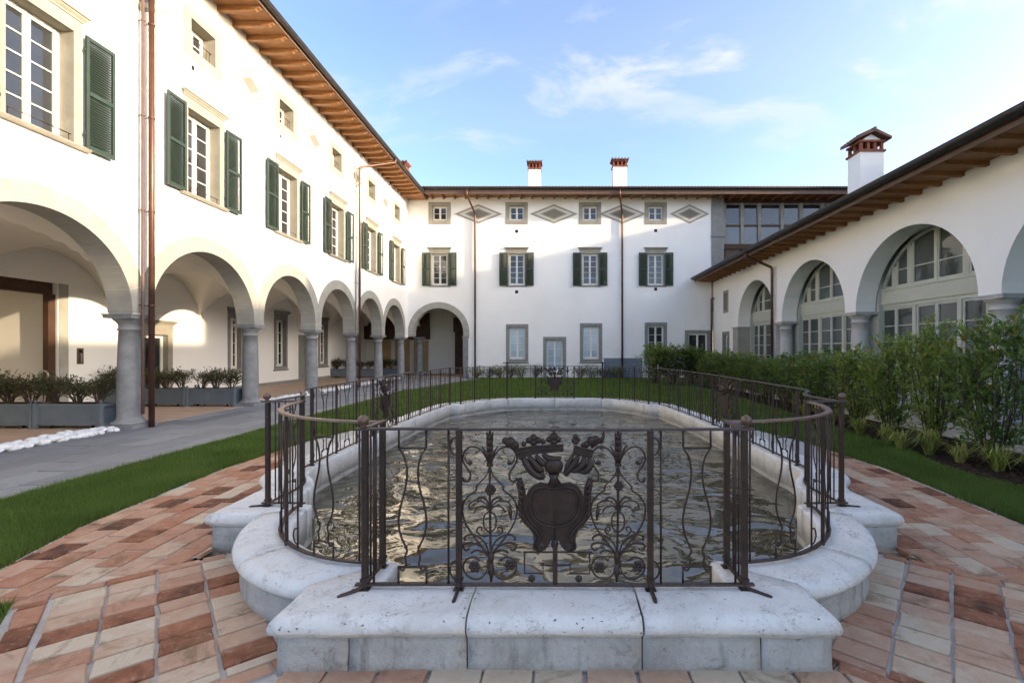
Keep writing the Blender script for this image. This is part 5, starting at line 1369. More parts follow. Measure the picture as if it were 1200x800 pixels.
# glazing set back in each arch
YG = 0.85
def arch_glazing(uc, r):
    rg = r + 0.06; zc = ZR
    fr_ = MB(); pan = []
    W = r + 0.12
    # lower leaves
    fr_.box(-W, W, YG - 0.06, YG + 0.06, 2.94, 3.05)            # head
    nl = 3; seg = 2 * W / nl
    for k in range(nl + 1):
        x = -W + k * seg; fr_.cham(max(x - 0.05, -W), min(x + 0.05, W), YG - 0.07, YG + 0.07, 0, 2.94, 0.008)
    for k in range(nl):
        x0 = -W + k * seg + 0.055; x1 = x0 + seg - 0.11; lw = (x1 - x0) / 2
        for l in range(2):
            a = x0 + l * lw + 0.003; b = a + lw - 0.006
            fr_.cham(a, a + 0.055, YG - 0.045, YG + 0.04, 0.05, 2.935, 0.008); fr_.cham(b - 0.055, b, YG - 0.045, YG + 0.04, 0.05, 2.935, 0.008)
            fr_.box(a + 0.055, b - 0.055, YG - 0.04, YG + 0.038, 0.05, 0.42); fr_.box(a + 0.055, b - 0.055, YG - 0.04, YG + 0.038, 2.875, 2.935)
            n = 5; ph = (2.875 - 0.42) / n
            for q in range(1, n): fr_.box(a + 0.055, b - 0.055, YG - 0.03, YG + 0.03, 0.42 + q * ph - 0.014, 0.42 + q * ph + 0.014)
            for q in range(n): pan.append([(a + 0.055, 0.42 + q * ph), (b - 0.055, 0.42 + q * ph), (b - 0.055, 0.42 + (q + 1) * ph), (a + 0.055, 0.42 + (q + 1) * ph)])
    # transom panel
    fr_.box(-W, W, YG - 0.10, YG + 0.05, 3.051, 3.46); fr_.box(-W, W, YG - 0.125, YG + 0.05, 3.461, 3.53)
    # lunette: rim, mullions and panes cut to the arch
    n = 28; zl = 3.531
    def top(x): return zc + math.sqrt(max(0, rg * rg - x * x))
    a_s = math.asin((zl - zc) / rg)
    ro = [(rg * math.cos(a_s + (math.pi - 2 * a_s) * k / n), zc + rg * math.sin(a_s + (math.pi - 2 * a_s) * k / n)) for k in range(n + 1)]
    ri = [((rg - 0.11) * math.cos(a_s + (math.pi - 2 * a_s) * k / n), max(zl, zc + (rg - 0.11) * math.sin(a_s + (math.pi - 2 * a_s) * k / n))) for k in range(n + 1)]
    for k in range(n):
        q = [ro[k], ro[k + 1], ri[k + 1], ri[k]]
        fr_.prism_xz(q, YG - 0.05, YG + 0.05)
    xs = [-1.55, -0.93, 0.0, 0.93, 1.55]
    xs = [x * r / 2.13 for x in xs]
    rin = rg - 0.11
    def topi(x): return zc + math.sqrt(max(0.0, rin * rin - x * x))
    edges = [-math.sqrt(rin ** 2 - (zl - zc) ** 2)] + xs + [math.sqrt(rin ** 2 - (zl - zc) ** 2)]
    for k, x in enumerate(xs):
        w = 0.035 if k == 2 else 0.075
        fr_.cham(x - w, x + w, YG - 0.055, YG + 0.05, zl, topi(abs(x) + w) + 0.02, 0.006)
    for k in range(len(edges) - 1):
        x0, x1 = edges[k] + (0.075 if 0 < k else 0.02), edges[k + 1] - (0.075 if k < len(edges) - 2 else 0.02)
        if k == 2: x1 = -0.035
        if k == 3: x0 = 0.035
        if x1 - x0 < 0.12: continue
        m = 6; xx = [x0 + (x1 - x0) * i / m for i in range(m + 1)]
        tp = [topi(x) for x in xx]
        zm = zl + 0.52
        fr_.box(x0, x1, YG - 0.04, YG + 0.04, zl, zl + 0.07)
        for xa in ((x0, x0 + 0.05), (x1 - 0.05, x1)):
            fr_.box(xa[0], xa[1], YG - 0.0405, YG + 0.04, zl + 0.07, max(zl + 0.08, topi(max(abs(xa[0]), abs(xa[1])))))
        if min(tp) > zm + 0.1:
            fr_.box(x0 + 0.05, x1 - 0.05, YG - 0.035, YG + 0.035, zm - 0.016, zm + 0.016)
            pan.append([(x0 + 0.05, zl + 0.07), (x1 - 0.05, zl + 0.07), (x1 - 0.05, zm), (x0 + 0.05, zm)])
            pan.append([(x0 + 0.05, zm), (x1 - 0.05, zm)] + [(min(x, x1 - 0.05), t) for x, t in list(zip(xx, tp))[::-1] if x >= x0 + 0.05][:] + [(x0 + 0.05, topi(x0 + 0.05))])
        else:
            pan.append([(x0 + 0.05, zl + 0.07), (x1 - 0.05, zl + 0.07)] + [(min(max(x, x0 + 0.05), x1 - 0.05), max(zl + 0.08, t)) for x, t in list(zip(xx, tp))[::-1]])
    o = fr_.build('arch_window', 'green_wood', RW, (uc, 0, 0))
    for p in pan:
        q = [p[0]]
        for pt in p[1:]:
            if math.dist(pt, q[-1]) > 1e-3: q.append(pt)
        if len(q) >= 3: MB().prism_xz(q, YG - 0.003, YG + 0.003).build('pane', 'glass_green', o)
    return o
for yc, r in rar[:4]: arch_glazing(-yc, r)
m_gp = MB().box(-0.36, 0.36, TR + 0.02, TR + 0.75, 0, 5.2).mesh('pier', 'green_wood')
for y in (19.78, 15.0, 10.2, 5.4): put('pier', m_gp, RW, (-y, 0.02, 0))
MB().box(-24.6, -24.12, TR, TR + 0.5, 0, 5.2).build('pier', 'green_wood', RW)
MB().box(-24.5, -3.0, 4.3, 4.4, 0, 5.5).build('inner_wall', 'plaster_in', RW)
MB().box(-24.5, -3.0, 0.9, 4.3, -0.02, 0.02).build('inner_floor', 'arcade_floor', RW)
MB().box(-27.9, 5.9, 0.64, 9.0, 5.3, 5.4).build('inner_ceiling', 'plaster_in', RW)
MB().box(-28.0, 6.0, 9.0, 9.3, 0, TOPR).build('rear_wall', 'plaster', RW)
MB().box(6.0, 6.3, 0.0, 9.3, 0, TOPR).build('end_wall', 'plaster', RW)
# eaves and roof
MB().box(-27.95, 6.5, -1.10, 0.3, TOPR + 0.12, TOPR + 0.15).build('soffit_boards', 'wood', RW)
m_raft3 = MB().profile_x([(0.0, TOPR + 0.118), (0.0, TOPR + 0.015), (-0.45, TOPR + 0.02), (-0.92, TOPR + 0.04), (-1.0, TOPR + 0.07), (-1.05, TOPR + 0.118)], -0.05, 0.05).mesh('rafter', 'wood')
u = -27.6
while u < -3.0: put('rafter', m_raft3, RW, (u, -0.002, 0)); u += 0.62
MB().box(-28.0, 6.0, 0.0, 0.62, TOPR, TOPR + 0.119).build('wall_plate', 'plaster', RW)
MB().box(-27.95, 6.5, -1.13, -1.102, TOPR + 0.05, TOPR + 0.26).build('fascia_board', 'fascia', RW)
half_gutter(-27.95, 6.5, -1.245, TOPR + 0.29, 0.125).build('gutter', 'gutter', RW)
m_br2 = MB().tube([(0, -1.32, TOPR + 0.27), (0, -1.26, TOPR + 0.36), (0, -1.13, TOPR + 0.32)], 0.012, 5).mesh('gutter_bracket', 'gutter')
for k in range(13): put('gutter_bracket', m_br2, RW, (-27 + k * 1.9, 0, 0))
roof(RW, -28.0, 6.5, -1.15, TOPR + 0.16, 4.4, TOPR + 2.55, 10.0, TOPR + 0.16)
MB().box(-28.3, -28.01, 0.7, 9.3, 0, TOPR).build('end_wall', 'plaster', RW)
downpipe(RW, [(-20.2, -1.22, TOPR + 0.2), (-20.2, -1.22, TOPR + 0.05), (-20.2, -0.10, TOPR - 0.45), (-20.2, -0.10, 0.0)], 0.055, [(-20.2, -0.10, z) for z in (2.0, 4.0)])
downpipe(RW, [(-27.8, 0.0, 4.72), (-27.8, -0.16, 4.72), (-27.8, -0.16, 0.0)], 0.055, [(-27.8, -0.16, z) for z in (2.2, 4.0)])
MB().tube([(-19.95, -0.05, 5.2), (-19.95, -0.05, 2.9)], 0.02, 6).build('conduit', 'white_wood', RW)
chimney(RW, -16.6, 1.55, 0.82, 0.7, 6.6, 8.55, True).rotation_euler = (0, 0, R(90))

# taller neighbour behind the low wing (outside the frame; it shades the courtyard's far half)
NB = tag(empty('neighbour_house', (22.0, 20.0, 0)), 'tall plain white house standing behind the low glazed wing', 'building')
MB().box(0, 8, -10.6, 12, 0, 12.0).build('wall', 'plaster', NB)
fix_normals(MB().add([(-0.6, -11, 12.0), (8.6, -11, 12.0), (8.6, 12.5, 12.0), (-0.6, 12.5, 12.0), (4, -11, 13.6), (4, 12.5, 13.6)], [(0, 1, 4), (3, 5, 2), (0, 4, 5, 3), (1, 2, 5, 4), (0, 3, 2, 1)]).build('roof', 'roof_tile', NB))

# ------------------------------------------------------------------ plants
def leaf_cloud(n, place, size, rr, droop=0.0, width=0.34, seed=0):
    """many bent leaves; place(r)->(pos, outward dir, tone bias)"""
    r = random.Random(seed); V = []; F = []; A = []
    for k in range(n):
        p, d, tb = place(r)
        L = size * r.uniform(0.6, 1.15)
        d = (d + Vector((r.uniform(-1, 1), r.uniform(-1, 1), r.uniform(-0.5, 0.9))) * 0.75)
        if d.length < 1e-3: d = Vector((0, 0, 1))
        d.normalize()
        up = Vector((r.uniform(-.5, .5), r.uniform(-.5, .5), 1)); sd = d.cross(up)
        if sd.length < 1e-3: sd = Vector((1, 0, 0))
        sd.normalize(); nn = sd.cross(d).normalized()
        w = L * width * 0.5; o = len(V)
        a = p; b = p + d * L * 0.45 + nn * L * 0.05; c = p + d * L + Vector((0, 0, -droop * L)) - nn * L * 0.06
        V += [a, p + d * L * 0.42 + sd * w + nn * L * 0.09, b, p + d * L * 0.42 - sd * w + nn * L * 0.09, c]
        F += [(o, o + 1, o + 2), (o, o + 2, o + 3), (o + 1, o + 4, o + 2), (o + 2, o + 4, o + 3)]
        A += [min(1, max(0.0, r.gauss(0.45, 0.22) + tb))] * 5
    mb = MB(); mb.v = [tuple(v) for v in V]; mb.f = F; mb.sm = [False] * len(F); mb.rn = A
    return mb
def shrub_meshes(h, rad, nst, nleaf, size, mat, seed, bare=0.12):
    """upright bushy shrub: stems with leafy side twigs"""
    r = random.Random(seed); st = MB(); twigs = []
    for k in range(nst):
        a = r.uniform(0, 6.28); q = rad * math.sqrt(r.random()) * 0.85
        hh = h * (1 - 0.35 * (q / rad) ** 2) * r.uniform(0.72, 1.05)
        bx, by = 0.25 * q * math.cos(a), 0.25 * q * math.sin(a); tx, ty = q * math.cos(a), q * math.sin(a)
        pts = [(bx, by, -0.03), (bx + (tx - bx) * 0.5, by + (ty - by) * 0.5, hh * 0.4), (tx, ty, hh * 0.75), (tx + r.uniform(-.08, .08), ty + r.uniform(-.08, .08), hh)]
        c = catmull(pts, 4)
        st.tube(c, [0.012 * (1 - 0.75 * i / (len(c) - 1)) + 0.002 for i in range(len(c))], 5)
        for i in range(13):
            t = bare + (1 - bare) * i / 12
            f = t * (len(c) - 1); i0 = min(int(f), len(c) - 2); p = c[i0].lerp(c[i0 + 1], f - i0)
            n_tw = 2 if t < 0.9 else 3
            for _ in range(n_tw):
                b = r.uniform(0, 6.28); Lt = (0.16 + 0.22 * (1 - abs(t - 0.45))) * (rad / 0.45) ** 0.5
                e = p + Vector((math.cos(b) * Lt, math.sin(b) * Lt, Lt * r.uniform(0.2, 1.0)))
                twigs.append((p, e, t))
    for p, e, t in twigs[::2]: st.tube([p, e], [0.004, 0.002], 4)
    def place(r2):
        p, e, t = twigs[r2.randrange(len(twigs))]
        f = r2.random() ** 0.6
        pos = p.lerp(e, f) + Vector((r2.uniform(-.02, .02), r2.uniform(-.02, .02), r2.uniform(-.02, .02)))
        d = (e - p).normalized() * 0.8
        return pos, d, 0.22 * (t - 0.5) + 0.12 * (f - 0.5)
    lv = leaf_cloud(nleaf, place, size, rad, 0.1, 0.34, seed + 5)
    return lv.mesh('foliage', mat), st.mesh('stem', 'trunk')
def put_shrub(name, meshes, x, y, z, rz, sc, label, cat, group=None):
    t = tag(empty(name, (x, y, z), rz), label, cat, group); t.scale = sc
    put('foliage', meshes[0], t); put('stem', meshes[1], t)
    return t
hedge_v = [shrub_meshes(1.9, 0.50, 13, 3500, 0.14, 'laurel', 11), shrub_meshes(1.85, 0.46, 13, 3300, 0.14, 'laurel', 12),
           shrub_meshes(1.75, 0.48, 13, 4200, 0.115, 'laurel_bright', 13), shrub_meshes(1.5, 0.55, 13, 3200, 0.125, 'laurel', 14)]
HG = 'laurel shrubs along the low wall'
hedge = [  # x, y, variant, scale z, scale xy, label
    (6.75, 5.45, 1, 0.92, 0.9, 'dark laurel shrub at the brick path end of the hedge'),
    (6.30, 6.72, 0, 1.08, 0.86, 'tall dark green laurel with orange leaves before the grey column'),
    (6.30, 7.78, 2, 1.13, 0.88, 'tall bright laurel right beside the dark laurel with orange leaves'),
    (6.38, 8.85, 2, 1.02, 0.85, 'bright yellow green laurel before the column between two big arches'),
    (6.40, 9.9, 2, 0.92, 0.95, 'yellow green laurel next to the bright laurel'), (6.55, 11.1, 3, 1.05, 1.0, 'broad laurel at the near end of the second big arch'), (6.65, 12.3, 0, 0.82, 0.95, 'dark upright laurel below the second big arch'), (6.75, 13.6, 3, 1.0, 1.0, 'broad loose laurel under the second big arch'),
    (6.85, 14.9, 1, 0.78, 1.0, 'dark narrow laurel towards the third column'), (6.95, 16.2, 3, 0.98, 1.05, 'spreading laurel beside the third column'), (7.0, 17.6, 0, 0.80, 1.05, 'dark laurel in front of the copper downpipe'), (7.05, 19.1, 3, 1.05, 1.1, 'wide laurel before the smallest glazed arch'), (7.1, 20.6, 1, 0.82, 1.1, 'last dark laurel at the pier end of the hedge')]
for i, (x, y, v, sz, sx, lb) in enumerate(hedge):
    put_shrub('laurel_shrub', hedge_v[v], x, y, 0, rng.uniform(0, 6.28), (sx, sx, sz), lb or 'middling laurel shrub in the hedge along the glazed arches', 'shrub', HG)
# bigger bushes in front of the far right corner
for x, y, v, sz, sx, lb in ((5.0, 23.0, 2, 1.05, 1.5, 'bright green bush below the last ground floor window'), (5.9, 23.4, 3, 1.25, 1.5, 'loose green bush with tall tips by the corner window'),
                            (6.9, 23.6, 1, 1.05, 1.5, 'dense green bush before the corner door'), (7.6, 22.3, 2, 0.8, 1.3, 'low bush beside the grey corner planter'), (8.3, 25.8, 1, 0.9, 1.1, 'dark bush against the corner downpipe')):
    put_shrub('corner_bush', hedge_v[v], x, y, 0, rng.uniform(0, 6.28), (sx, sx, sz), lb, 'bush')
# low plants in the border under the rear wing
low_v = [shrub_meshes(0.75, 0.5, 8, 700, 0.11, 'laurel', 31), shrub_meshes(0.6, 0.5, 8, 600, 0.10, 'planter_leaf', 32)]
for i in range(13):
    x = -4.6 + i * 0.68
    if -0.9 < x < 0.9: continue
    put_shrub('border_shrub', low_v[i % 2], x + rng.uniform(-.1, .1), 27.2 + rng.uniform(-.2, .2), 0, rng.uniform(0, 6.28), (1, 1, rng.uniform(0.8, 1.25)), 'small shrub in the border below the rear wing windows', 'shrub', 'border shrubs')
# grass tufts in the bed
def tuft_mesh(n, h, spread, seed):
    r = random.Random(seed); mb = MB(); A = []
    for k in range(n):
        a = r.uniform(0, 6.28); L = h * r.uniform(0.6, 1.15); out = spread * r.uniform(0.15, 1.0); w = 0.008
        bx, by = r.uniform(-.04, .04), r.uniform(-.04, .04); dx, dy = math.cos(a), math.sin(a)
        pts = [(0, 0), (0.25 * out, 0.55 * L), (0.62 * out, 0.88 * L), (out, 0.80 * L * r.uniform(0.6, 1.0))]
        o = len(mb.v); vs = []
        for j, (q, z) in enumerate(pts):
            ww = w * (1, 0.9, 0.6, 0.1)[j]
            vs += [(bx + dx * q - dy * ww, by + dy * q + dx * ww, z - 0.02), (bx + dx * q + dy * ww, by + dy * q - dx * ww, z - 0.02)]
        mb.add(vs, [(2 * j, 2 * j + 1, 2 * j + 3, 2 * j + 2) for j in range(3)], False, min(1, max(0.02, r.gauss(0.5, 0.25))))
    return mb.mesh('grass_tuft', 'tuft')
tv = [tuft_mesh(110, 0.42, 0.38, 41), tuft_mesh(90, 0.36, 0.42, 42)]
for i, (x, y) in enumerate(((5.85, 8.25), (5.72, 7.7), (5.9, 7.35), (6.02, 6.35), (6.2, 5.95), (5.95, 6.85), (6.45, 5.6), (5.95, 9.1), (6.05, 10.2), (6.15, 11.4))):
    o = put('grass_tuft', tv[i % 2], None, (x, y, 0), (0, 0, rng.uniform(0, 6.28))); s = rng.uniform(0.8, 1.15); o.scale = (s, s, s)
    tag(o, 'arching yellow green grass tuft at the foot of the laurel hedge', 'grass tuft', 'grass tufts')
# planting bed with mulch
bedp = [(5.6, 3.5), (5.62, 5.2), (5.5, 6.1), (5.42, 6.6), (5.72, 7.2), (5.92, 8.2), (6.0, 9.5), (6.15, 12), (6.35, 16), (6.5, 21.5), (7.9, 21.5), (7.35, 5.0), (7.35, 3.5)]
sheet('planting_bed', bedp, 0.004, 'soil', 0.04)
mul = MB(); r_ = random.Random(5)
for k in range(5200):
    y = 4.0 + 9.0 * r_.random() ** 1.5; x = r_.uniform(5.4, 7.2)
    if not pip(x, y, bedp): continue
    L, w, a = r_.uniform(.015, .04), r_.uniform(.006, .014), r_.uniform(0, 6.28); z = 0.006 + r_.random() * 0.012
    dx, dy = math.cos(a) * L, math.sin(a) * L; ex, ey = -math.sin(a) * w, math.cos(a) * w; t = r_.uniform(-.008, .008)
    mul.add([(x - dx - ex, y - dy - ey, z - t), (x + dx - ex, y + dy - ey, z + t), (x + dx + ex, y + dy + ey, z + t), (x - dx + ex, y - dy + ey, z - t + .006)], [(0, 1, 2, 3)])
speckle('mulch', (0.035, 0.022, 0.015), (0.12, 0.075, 0.05), 25, 90, 0.95, 0.1, bump=0.3)
tag(mul.build('bark_mulch', 'mulch'), 'dark brown bark mulch strewn under the laurel hedge', 'mulch', kind='stuff')
# lawns: sheets and blades
left_lawn = [T(a0 + dirA * 3.0 + nA * 0.53), (-4.16, 3.40), (-4.46, 4.4), (-4.64, 6.5), (-4.49, 8.5), (-4.04, 10.2), (-3.3, 11.5), (-3.3, 13.6), (3.3, 13.6), (3.3, 11.5), (4.04, 10.2), (4.49, 8.5), (4.64, 6.5), (4.46, 4.4), (4.16, 3.40), (5.6, 2.2), (8.0, 3.0), (9.2, 26.7), (-4.3, 26.7), (-5.2, 22.6), (-6.0, 19), (-6.0, 2.0)]
rnp = np.random.default_rng(3)
def blades(name, regions, label, seed):
    """regions: (x0,x1,y0,y1,density,height,width,test)"""
    allv = []; alla = []
    for x0, x1, y0, y1, den, h, w, test in regions:
        n = int((x1 - x0) * (y1 - y0) * den)
        x = rnp.uniform(x0, x1, n); y = rnp.uniform(y0, y1, n)
        k = np.array([test(a, b) for a, b in zip(x, y)], bool); x, y = x[k], y[k]; n = len(x)
        a = rnp.uniform(0, 2 * np.pi, n); L = h * rnp.uniform(0.5, 1.2, n); ln = rnp.normal(0, 0.45, (n, 2)) * L[:, None]
        v = np.zeros((n, 3, 3)); c, s = np.cos(a) * w, np.sin(a) * w
        v[:, 0] = np.stack([x - c, y - s, np.full(n, -0.02)], 1); v[:, 1] = np.stack([x + c, y + s, np.full(n, -0.02)], 1)
        v[:, 2] = np.stack([x + ln[:, 0], y + ln[:, 1], L], 1)
        clump = np.array([mnoise.noise(Vector((p * 1.7, q * 1.7, 0))) for p, q in zip(x, y)])
        t = np.clip(rnp.normal(0.45, 0.2, n) + clump * 0.35, 0.01, 1)
        allv.append(v.reshape(-1, 3)); alla.append(np.repeat(t, 3))
    V = np.concatenate(allv); A = np.concatenate(alla); nf = len(V) // 3
    me = bpy.data.meshes.new(name); me.vertices.add(len(V)); me.vertices.foreach_set('co', V.ravel())
    me.loops.add(nf * 3); me.loops.foreach_set('vertex_index', np.arange(nf * 3)); me.polygons.add(nf)
    me.polygons.foreach_set('loop_start', np.arange(0, nf * 3, 3)); me.polygons.foreach_set('loop_total', np.full(nf, 3))
    me.update(); at = me.attributes.new('rnd', 'FLOAT', 'POINT'); at.data.foreach_set('value', A)
    me.materials.append(M['grass'])
    return tag(put(name, me), label, 'grass', kind='stuff')
def edge_l(y): return float(np.interp(y, [2.6, 3.36, 4.4, 6.5, 8.5, 10.2, 11.5, 13.6, 13.61, 30], [-4.9, -4.17, -4.47, -4.65, -4.50, -4.05, -3.35, -3.35, 9, 9]))
def edge_p(y): return float(np.interp(y, [0, 19, 22.6, 26.7], [-6.04, -6.04, -5.2, -4.3]))
def t_left(x, y): return edge_p(y) + 0.02 * math.sin(y * 9) < x < edge_l(y) + 0.03 * math.sin(y * 7.3 + 1) + 0.02 * math.sin(y * 23)
def bed_edge(y): return float(np.interp(y, [3.5, 5.2, 6.1, 6.6, 7.2, 8.2, 9.5, 12, 16, 21.5, 22], [5.6, 5.62, 5.5, 5.42, 5.72, 5.92, 6.0, 6.15, 6.35, 6.5, 6.6]))
def t_right(x, y): return -edge_l(min(y, 13.0)) + 0.02 * math.sin(y * 8) < x < bed_edge(y) + 0.05 * math.sin(y * 5)
def rag(x, y): return 0.055 * mnoise.noise(Vector((x * 2.0, y * 5.0, 3.3))) + 0.03 * mnoise.noise(Vector((x * 3, y * 17, 1.1)))
def t_edge_l(x, y): return edge_l(y) - 0.10 < x < edge_l(y) + 0.035 + rag(x, y)
def t_edge_p(x, y): return edge_p(y) - 0.03 + rag(x, y) < x < edge_p(y) + 0.10
def t_edge_r(x, y): return -edge_l(min(y, 13.0)) - 0.035 + rag(x, y) < x < -edge_l(min(y, 13.0)) + 0.10
blades('lawn_grass', [(-6.1, -4.0, 2.6, 7.0, 9500, 0.055, 0.0035, t_left), (-6.1, -3.3, 7.0, 13.6, 3600, 0.06, 0.006, t_left),
       (-5.1, -3.2, 2.6, 11.0, 4500, 0.075, 0.0035, t_edge_l), (-6.2, -5.9, 3.0, 19.0, 5000, 0.07, 0.004, t_edge_p),
       (-6.1, 5.0, 13.65, 27.0, 420, 0.08, 0.014, lambda x, y: edge_p(y) < x)], 'short green lawn beside the slab path and beyond the pool', 1)
blades('lawn_strip_grass', [(4.0, 5.95, 3.2, 7.5, 9000, 0.06, 0.0035, t_right), (3.3, 6.4, 7.5, 21.0, 2200, 0.065, 0.007, t_right), (3.2, 5.1, 3.0, 11.0, 4500, 0.075, 0.0035, t_edge_r)], 'green lawn strip between the brick path and the laurel bed', 2)
gp = lambda x, y: (Vector((x, y)) - eB).dot(dirA) > 0.20 and (Vector((x, y)) - a0).dot(nA) < -0.02
def gpm(s): return lambda x, y: gp(x * -s, y)
blades('lawn_corner_grass', [(-5, -2.0, 1.0, 3.2, 9000, 0.06, 0.0035, gpm(-1)), (2.0, 5, 1.0, 3.2, 7000, 0.06, 0.0035, gpm(1))], 'green grass corner inside the dark brick edging', 3)

# ------------------------------------------------------------------ planters under the arcade
def planter_parts():
    L, D, H = 1.36, 0.42, 0.52; out = []
    bx = MB().box(-L / 2 + 0.04, L / 2 - 0.04, -D / 2 + 0.02, D / 2 - 0.02, 0.08, H - 0.02); out.append(('box', bx.mesh('box', 'planter')))
    ps = MB().cham(-0.035, 0.035, -0.035, 0.035, 0, H + 0.01, 0.005).mesh('corner_post', 'planter')
    kn = MB().lathe([(0.012, 0), (0.014, 0.015), (0.026, 0.03), (0.03, 0.045), (0.022, 0.062), (0.004, 0.07)], 10).mesh('knob', 'planter')
    rl = MB()
    for z0, z1 in ((0.07, 0.13), (H - 0.07, H - 0.005)):
        rl.box(-L / 2 + 0.035, L / 2 - 0.035, -D / 2 - 0.004, -D / 2 + 0.03, z0, z1); rl.box(-L / 2 + 0.035, L / 2 - 0.035, D / 2 - 0.03, D / 2 + 0.004, z0, z1)
        for s in (-1, 1): rl.box(s * L / 2 - 0.015 if s < 0 else L / 2 - 0.02, s * L / 2 + 0.02 if s < 0 else L / 2 + 0.015, -D / 2 + 0.035, D / 2 - 0.035, z0, z1)
    out.append(('frame_rail', rl.mesh('frame_rail', 'planter')))
    so = MB().box(-L / 2 + 0.06, L / 2 - 0.06, -D / 2 + 0.04, D / 2 - 0.04, H - 0.03, H - 0.012).mesh('soil', 'soil'); out.append(('soil', so))
    ca = MB()
    ca.lathe([(0.03, -0.012), (0.034, 0), (0.03, 0.012)], 12)
    cam_ = ca.mesh('caster', 'dark')
    return out, ps, kn, cam_, L, D, H
pl_parts, pl_post, pl_knob, pl_cast, PL, PD, PH = planter_parts()
def planter(x, y, label):
    t = tag(empty('planter_box', (x, y, 0.012)), label, 'planter', 'planters in the arcade')
    for nm, me in pl_parts: put(nm, me, t)
    for sx in (-1, 1):
        for sy in (-1, 1):
            p = put('corner_post', pl_post, t, (sx * PL / 2, sy * PD / 2, 0)); put('knob', pl_knob, p, (0, 0, PH + 0.01))
            put('caster', pl_cast, t, (sx * (PL / 2 - 0.25), sy * (PD / 2 - 0.08), 0.034), (0, R(90), 0))
    return t
bush_v = [shrub_meshes(0.50, 0.28, 10, 950, 0.08, 'planter_leaf', 61, 0.25), shrub_meshes(0.46, 0.26, 10, 800, 0.08, 'planter_leaf', 62, 0.25), shrub_meshes(0.48, 0.26, 8, 520, 0.08, 'planter_leaf', 63, 0.3)]
pl = [(-10.13, 9.93, 'blue grey planter box beside the first column with the copper downpipe', 0), (-11.58, 9.93, 'blue grey planter box by the passage, next to the intercom wall', 0), (-13.0, 9.93, 'blue grey planter box pushed into the dark passage', 0),
      (-9.98, 13.75, 'blue grey planter box against the second column, in front of the lit wall', 2), (-11.42, 13.75, 'blue grey planter box before the glazed arcade door', 1), (-12.84, 13.75, 'blue grey planter box tight to the arcade wall by the door', 2),
      (-12.5, 27.7, 'far blue grey planter box in the arcade end, at the wall', 1), (-11.05, 27.7, 'far blue grey planter box in the arcade end, middle of its row', 1), (-9.95, 28.5, 'far blue grey planter box by the corner column', 1)]
for i, (x, y, lb, dens_) in enumerate(pl):
    planter(x, y, lb)
    for k in range(3):
        put_shrub('potted_shrub', bush_v[(dens_ + k) % 3 if dens_ else k % 2], x - 0.44 + k * 0.44, y + rng.uniform(-.03, .03), PH - 0.02, rng.uniform(0, 6.28), (1, 1, rng.uniform(0.85, 1.15)), 'shrub in the ' + lb.replace(' planter box', ' planter'), 'shrub', 'shrubs in the planters')
# folded steel trolley by the passage
tr = tag(empty('hand_trolley', (-13.0, 11.75, 0.012)), 'pale steel hand trolley leaning near the dark passage post', 'trolley')
mt = MB()
for s in (-0.12, 0.12): mt.tube([(s, 0, 0.1), (s + 0.06, 0.05, 0.9)], 0.018, 8)
mt.build('frame', 'steel', tr); MB().tube(catmull([(-0.06, 0.05, 0.9), (-0.05, 0.055, 1.06), (0.06, 0.055, 1.12), (0.17, 0.055, 1.06), (0.18, 0.05, 0.9)], 5), 0.02, 8).build('handle', 'steel', tr)
MB().box(-0.18, 0.18, -0.2, 0.02, 0.0, 0.02).build('toe_plate', 'steel', tr)
for s in (-1, 1): MB().lathe([(0.07, -0.02), (0.08, 0), (0.07, 0.02)], 14).build('wheel', 'dark', tr, (s * 0.2, 0.03, 0.08), (0, R(90), 0))
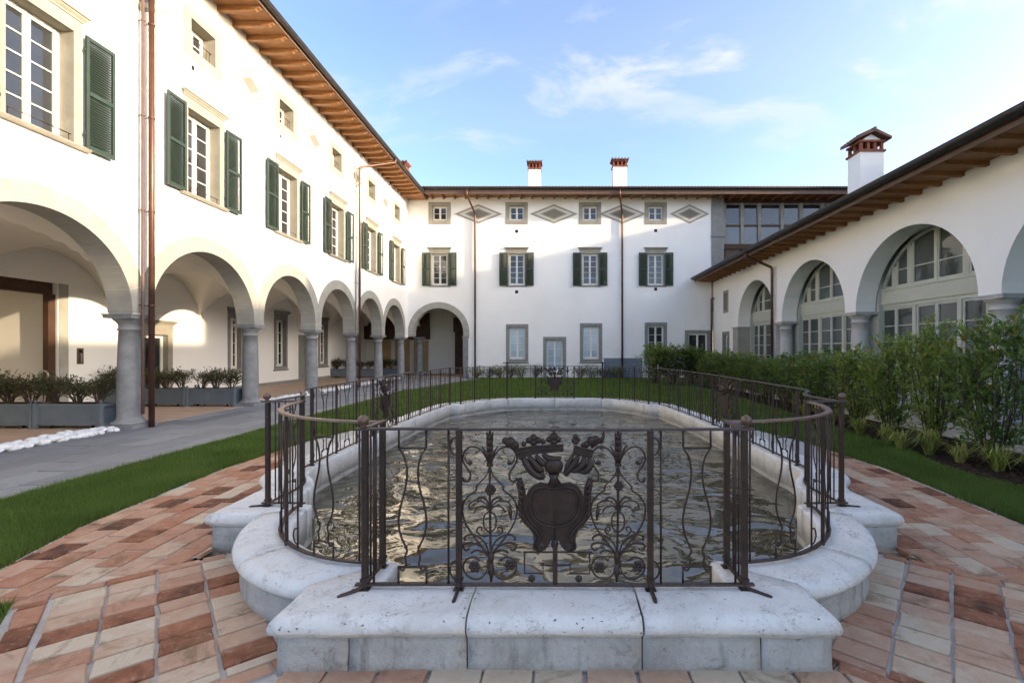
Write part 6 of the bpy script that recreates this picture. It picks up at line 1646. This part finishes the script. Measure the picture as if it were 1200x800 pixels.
# white pebbles between the columns
pv = []
for k in range(5):
    r = random.Random(90 + k); bm = bmesh.new(); bmesh.ops.create_icosphere(bm, subdivisions=2, radius=1.0)
    for v in bm.verts:
        d = 1 + 0.22 * mnoise.noise(v.co * 1.3 + Vector((k * 3.1, 0, 0))); v.co = Vector((v.co.x * 0.085 * d, v.co.y * 0.062 * d, v.co.z * 0.046 * d))
    me = bpy.data.meshes.new('white_pebble'); bm.to_mesh(me); bm.free(); me.polygons.foreach_set('use_smooth', [True] * len(me.polygons)); me.materials.append(M['pebble']); pv.append(me)
peb = []
for (ya, yb, n, lb) in ((6.5, 9.55, 115, 'white rounded pebble in the row before the planters by the first column'), (14.25, 17.0, 75, 'white rounded pebble in the row between the second and third column'), (17.7, 20.4, 55, 'white rounded pebble in the row between the third and fourth column'), (21.1, 26.9, 50, 'white rounded pebble in the far row towards the corner column')):
    for k in range(n):
        f = (k + rng.random()) / n
        y = ya + (yb - ya) * f; lane = k % 4
        x = -9.20 + lane * 0.095 + rng.uniform(-.03, .03); s = rng.uniform(0.85, 1.3)
        o = put('white_pebble', pv[rng.randrange(5)], None, (x, y, 0.036 * s + (0.035 if rng.random() < 0.25 else 0.0)), (rng.uniform(-.3, .3), rng.uniform(-.3, .3), rng.uniform(0, 6.28))); o.scale = (s, s, s)
        tag(o, lb, 'pebble', 'white pebbles')

# ------------------------------------------------------------------ low white wall with iron bars behind the hedge
lw = tag(empty('garden_wall', (7.45, 12, 0)), 'low white garden wall with thin iron bars behind the laurel hedge', 'wall')
MB().box(0, 0.18, -9, 9.5, 0.0, 0.42).build('wall_base', 'plaster', lw)
MB().box(-0.02, 0.20, -9, 9.5, 0.421, 0.47).build('coping', 'column_pale', lw)
m_pb = MB().tube([(0.09, 0, 0.46), (0.09, 0, 1.02)], 0.009, 5).mesh('bar', 'iron')
MB().box(0.07, 0.11, -9, 9.5, 1.02, 1.05).build('top_rail', 'iron', lw)
m_pp = MB().box(0.06, 0.12, -0.03, 0.03, 0.46, 1.12).mesh('post', 'iron')
y = -8.9; k = 0
while y < 9.4:
    put('post' if k % 14 == 0 else 'bar', m_pp if k % 14 == 0 else m_pb, lw, (0, y, 0)); y += 0.13; k += 1
# square grey pot near the far corner
gpot = tag(empty('square_pot', (8.0, 22.0, 0)), 'square grey metal pot at the corner of the bushes by the right wing', 'pot')
MB().add([(-0.28, -0.28, 0), (0.28, -0.28, 0), (0.28, 0.28, 0), (-0.28, 0.28, 0), (-0.36, -0.36, 0.85), (0.36, -0.36, 0.85), (0.36, 0.36, 0.85), (-0.36, 0.36, 0.85)], [(0, 3, 2, 1), (0, 1, 5, 4), (1, 2, 6, 5), (2, 3, 7, 6), (3, 0, 4, 7)]).build('body', 'trim_grey', gpot)
MB().box(-0.38, 0.38, -0.38, -0.30, 0.85, 0.9).box(-0.38, 0.38, 0.30, 0.38, 0.85, 0.9).box(-0.38, -0.30, -0.30, 0.30, 0.85, 0.9).box(0.30, 0.38, -0.30, 0.30, 0.85, 0.9).build('rim', 'trim_grey', gpot)
MB().box(-0.30, 0.30, -0.30, 0.30, 0.78, 0.82).build('soil', 'soil', gpot)
put_shrub('potted_shrub', bush_v[1], 8.0, 22.0, 0.8, 0, (1.1, 1.1, 1.0), 'small shrub growing in the square grey pot', 'shrub')
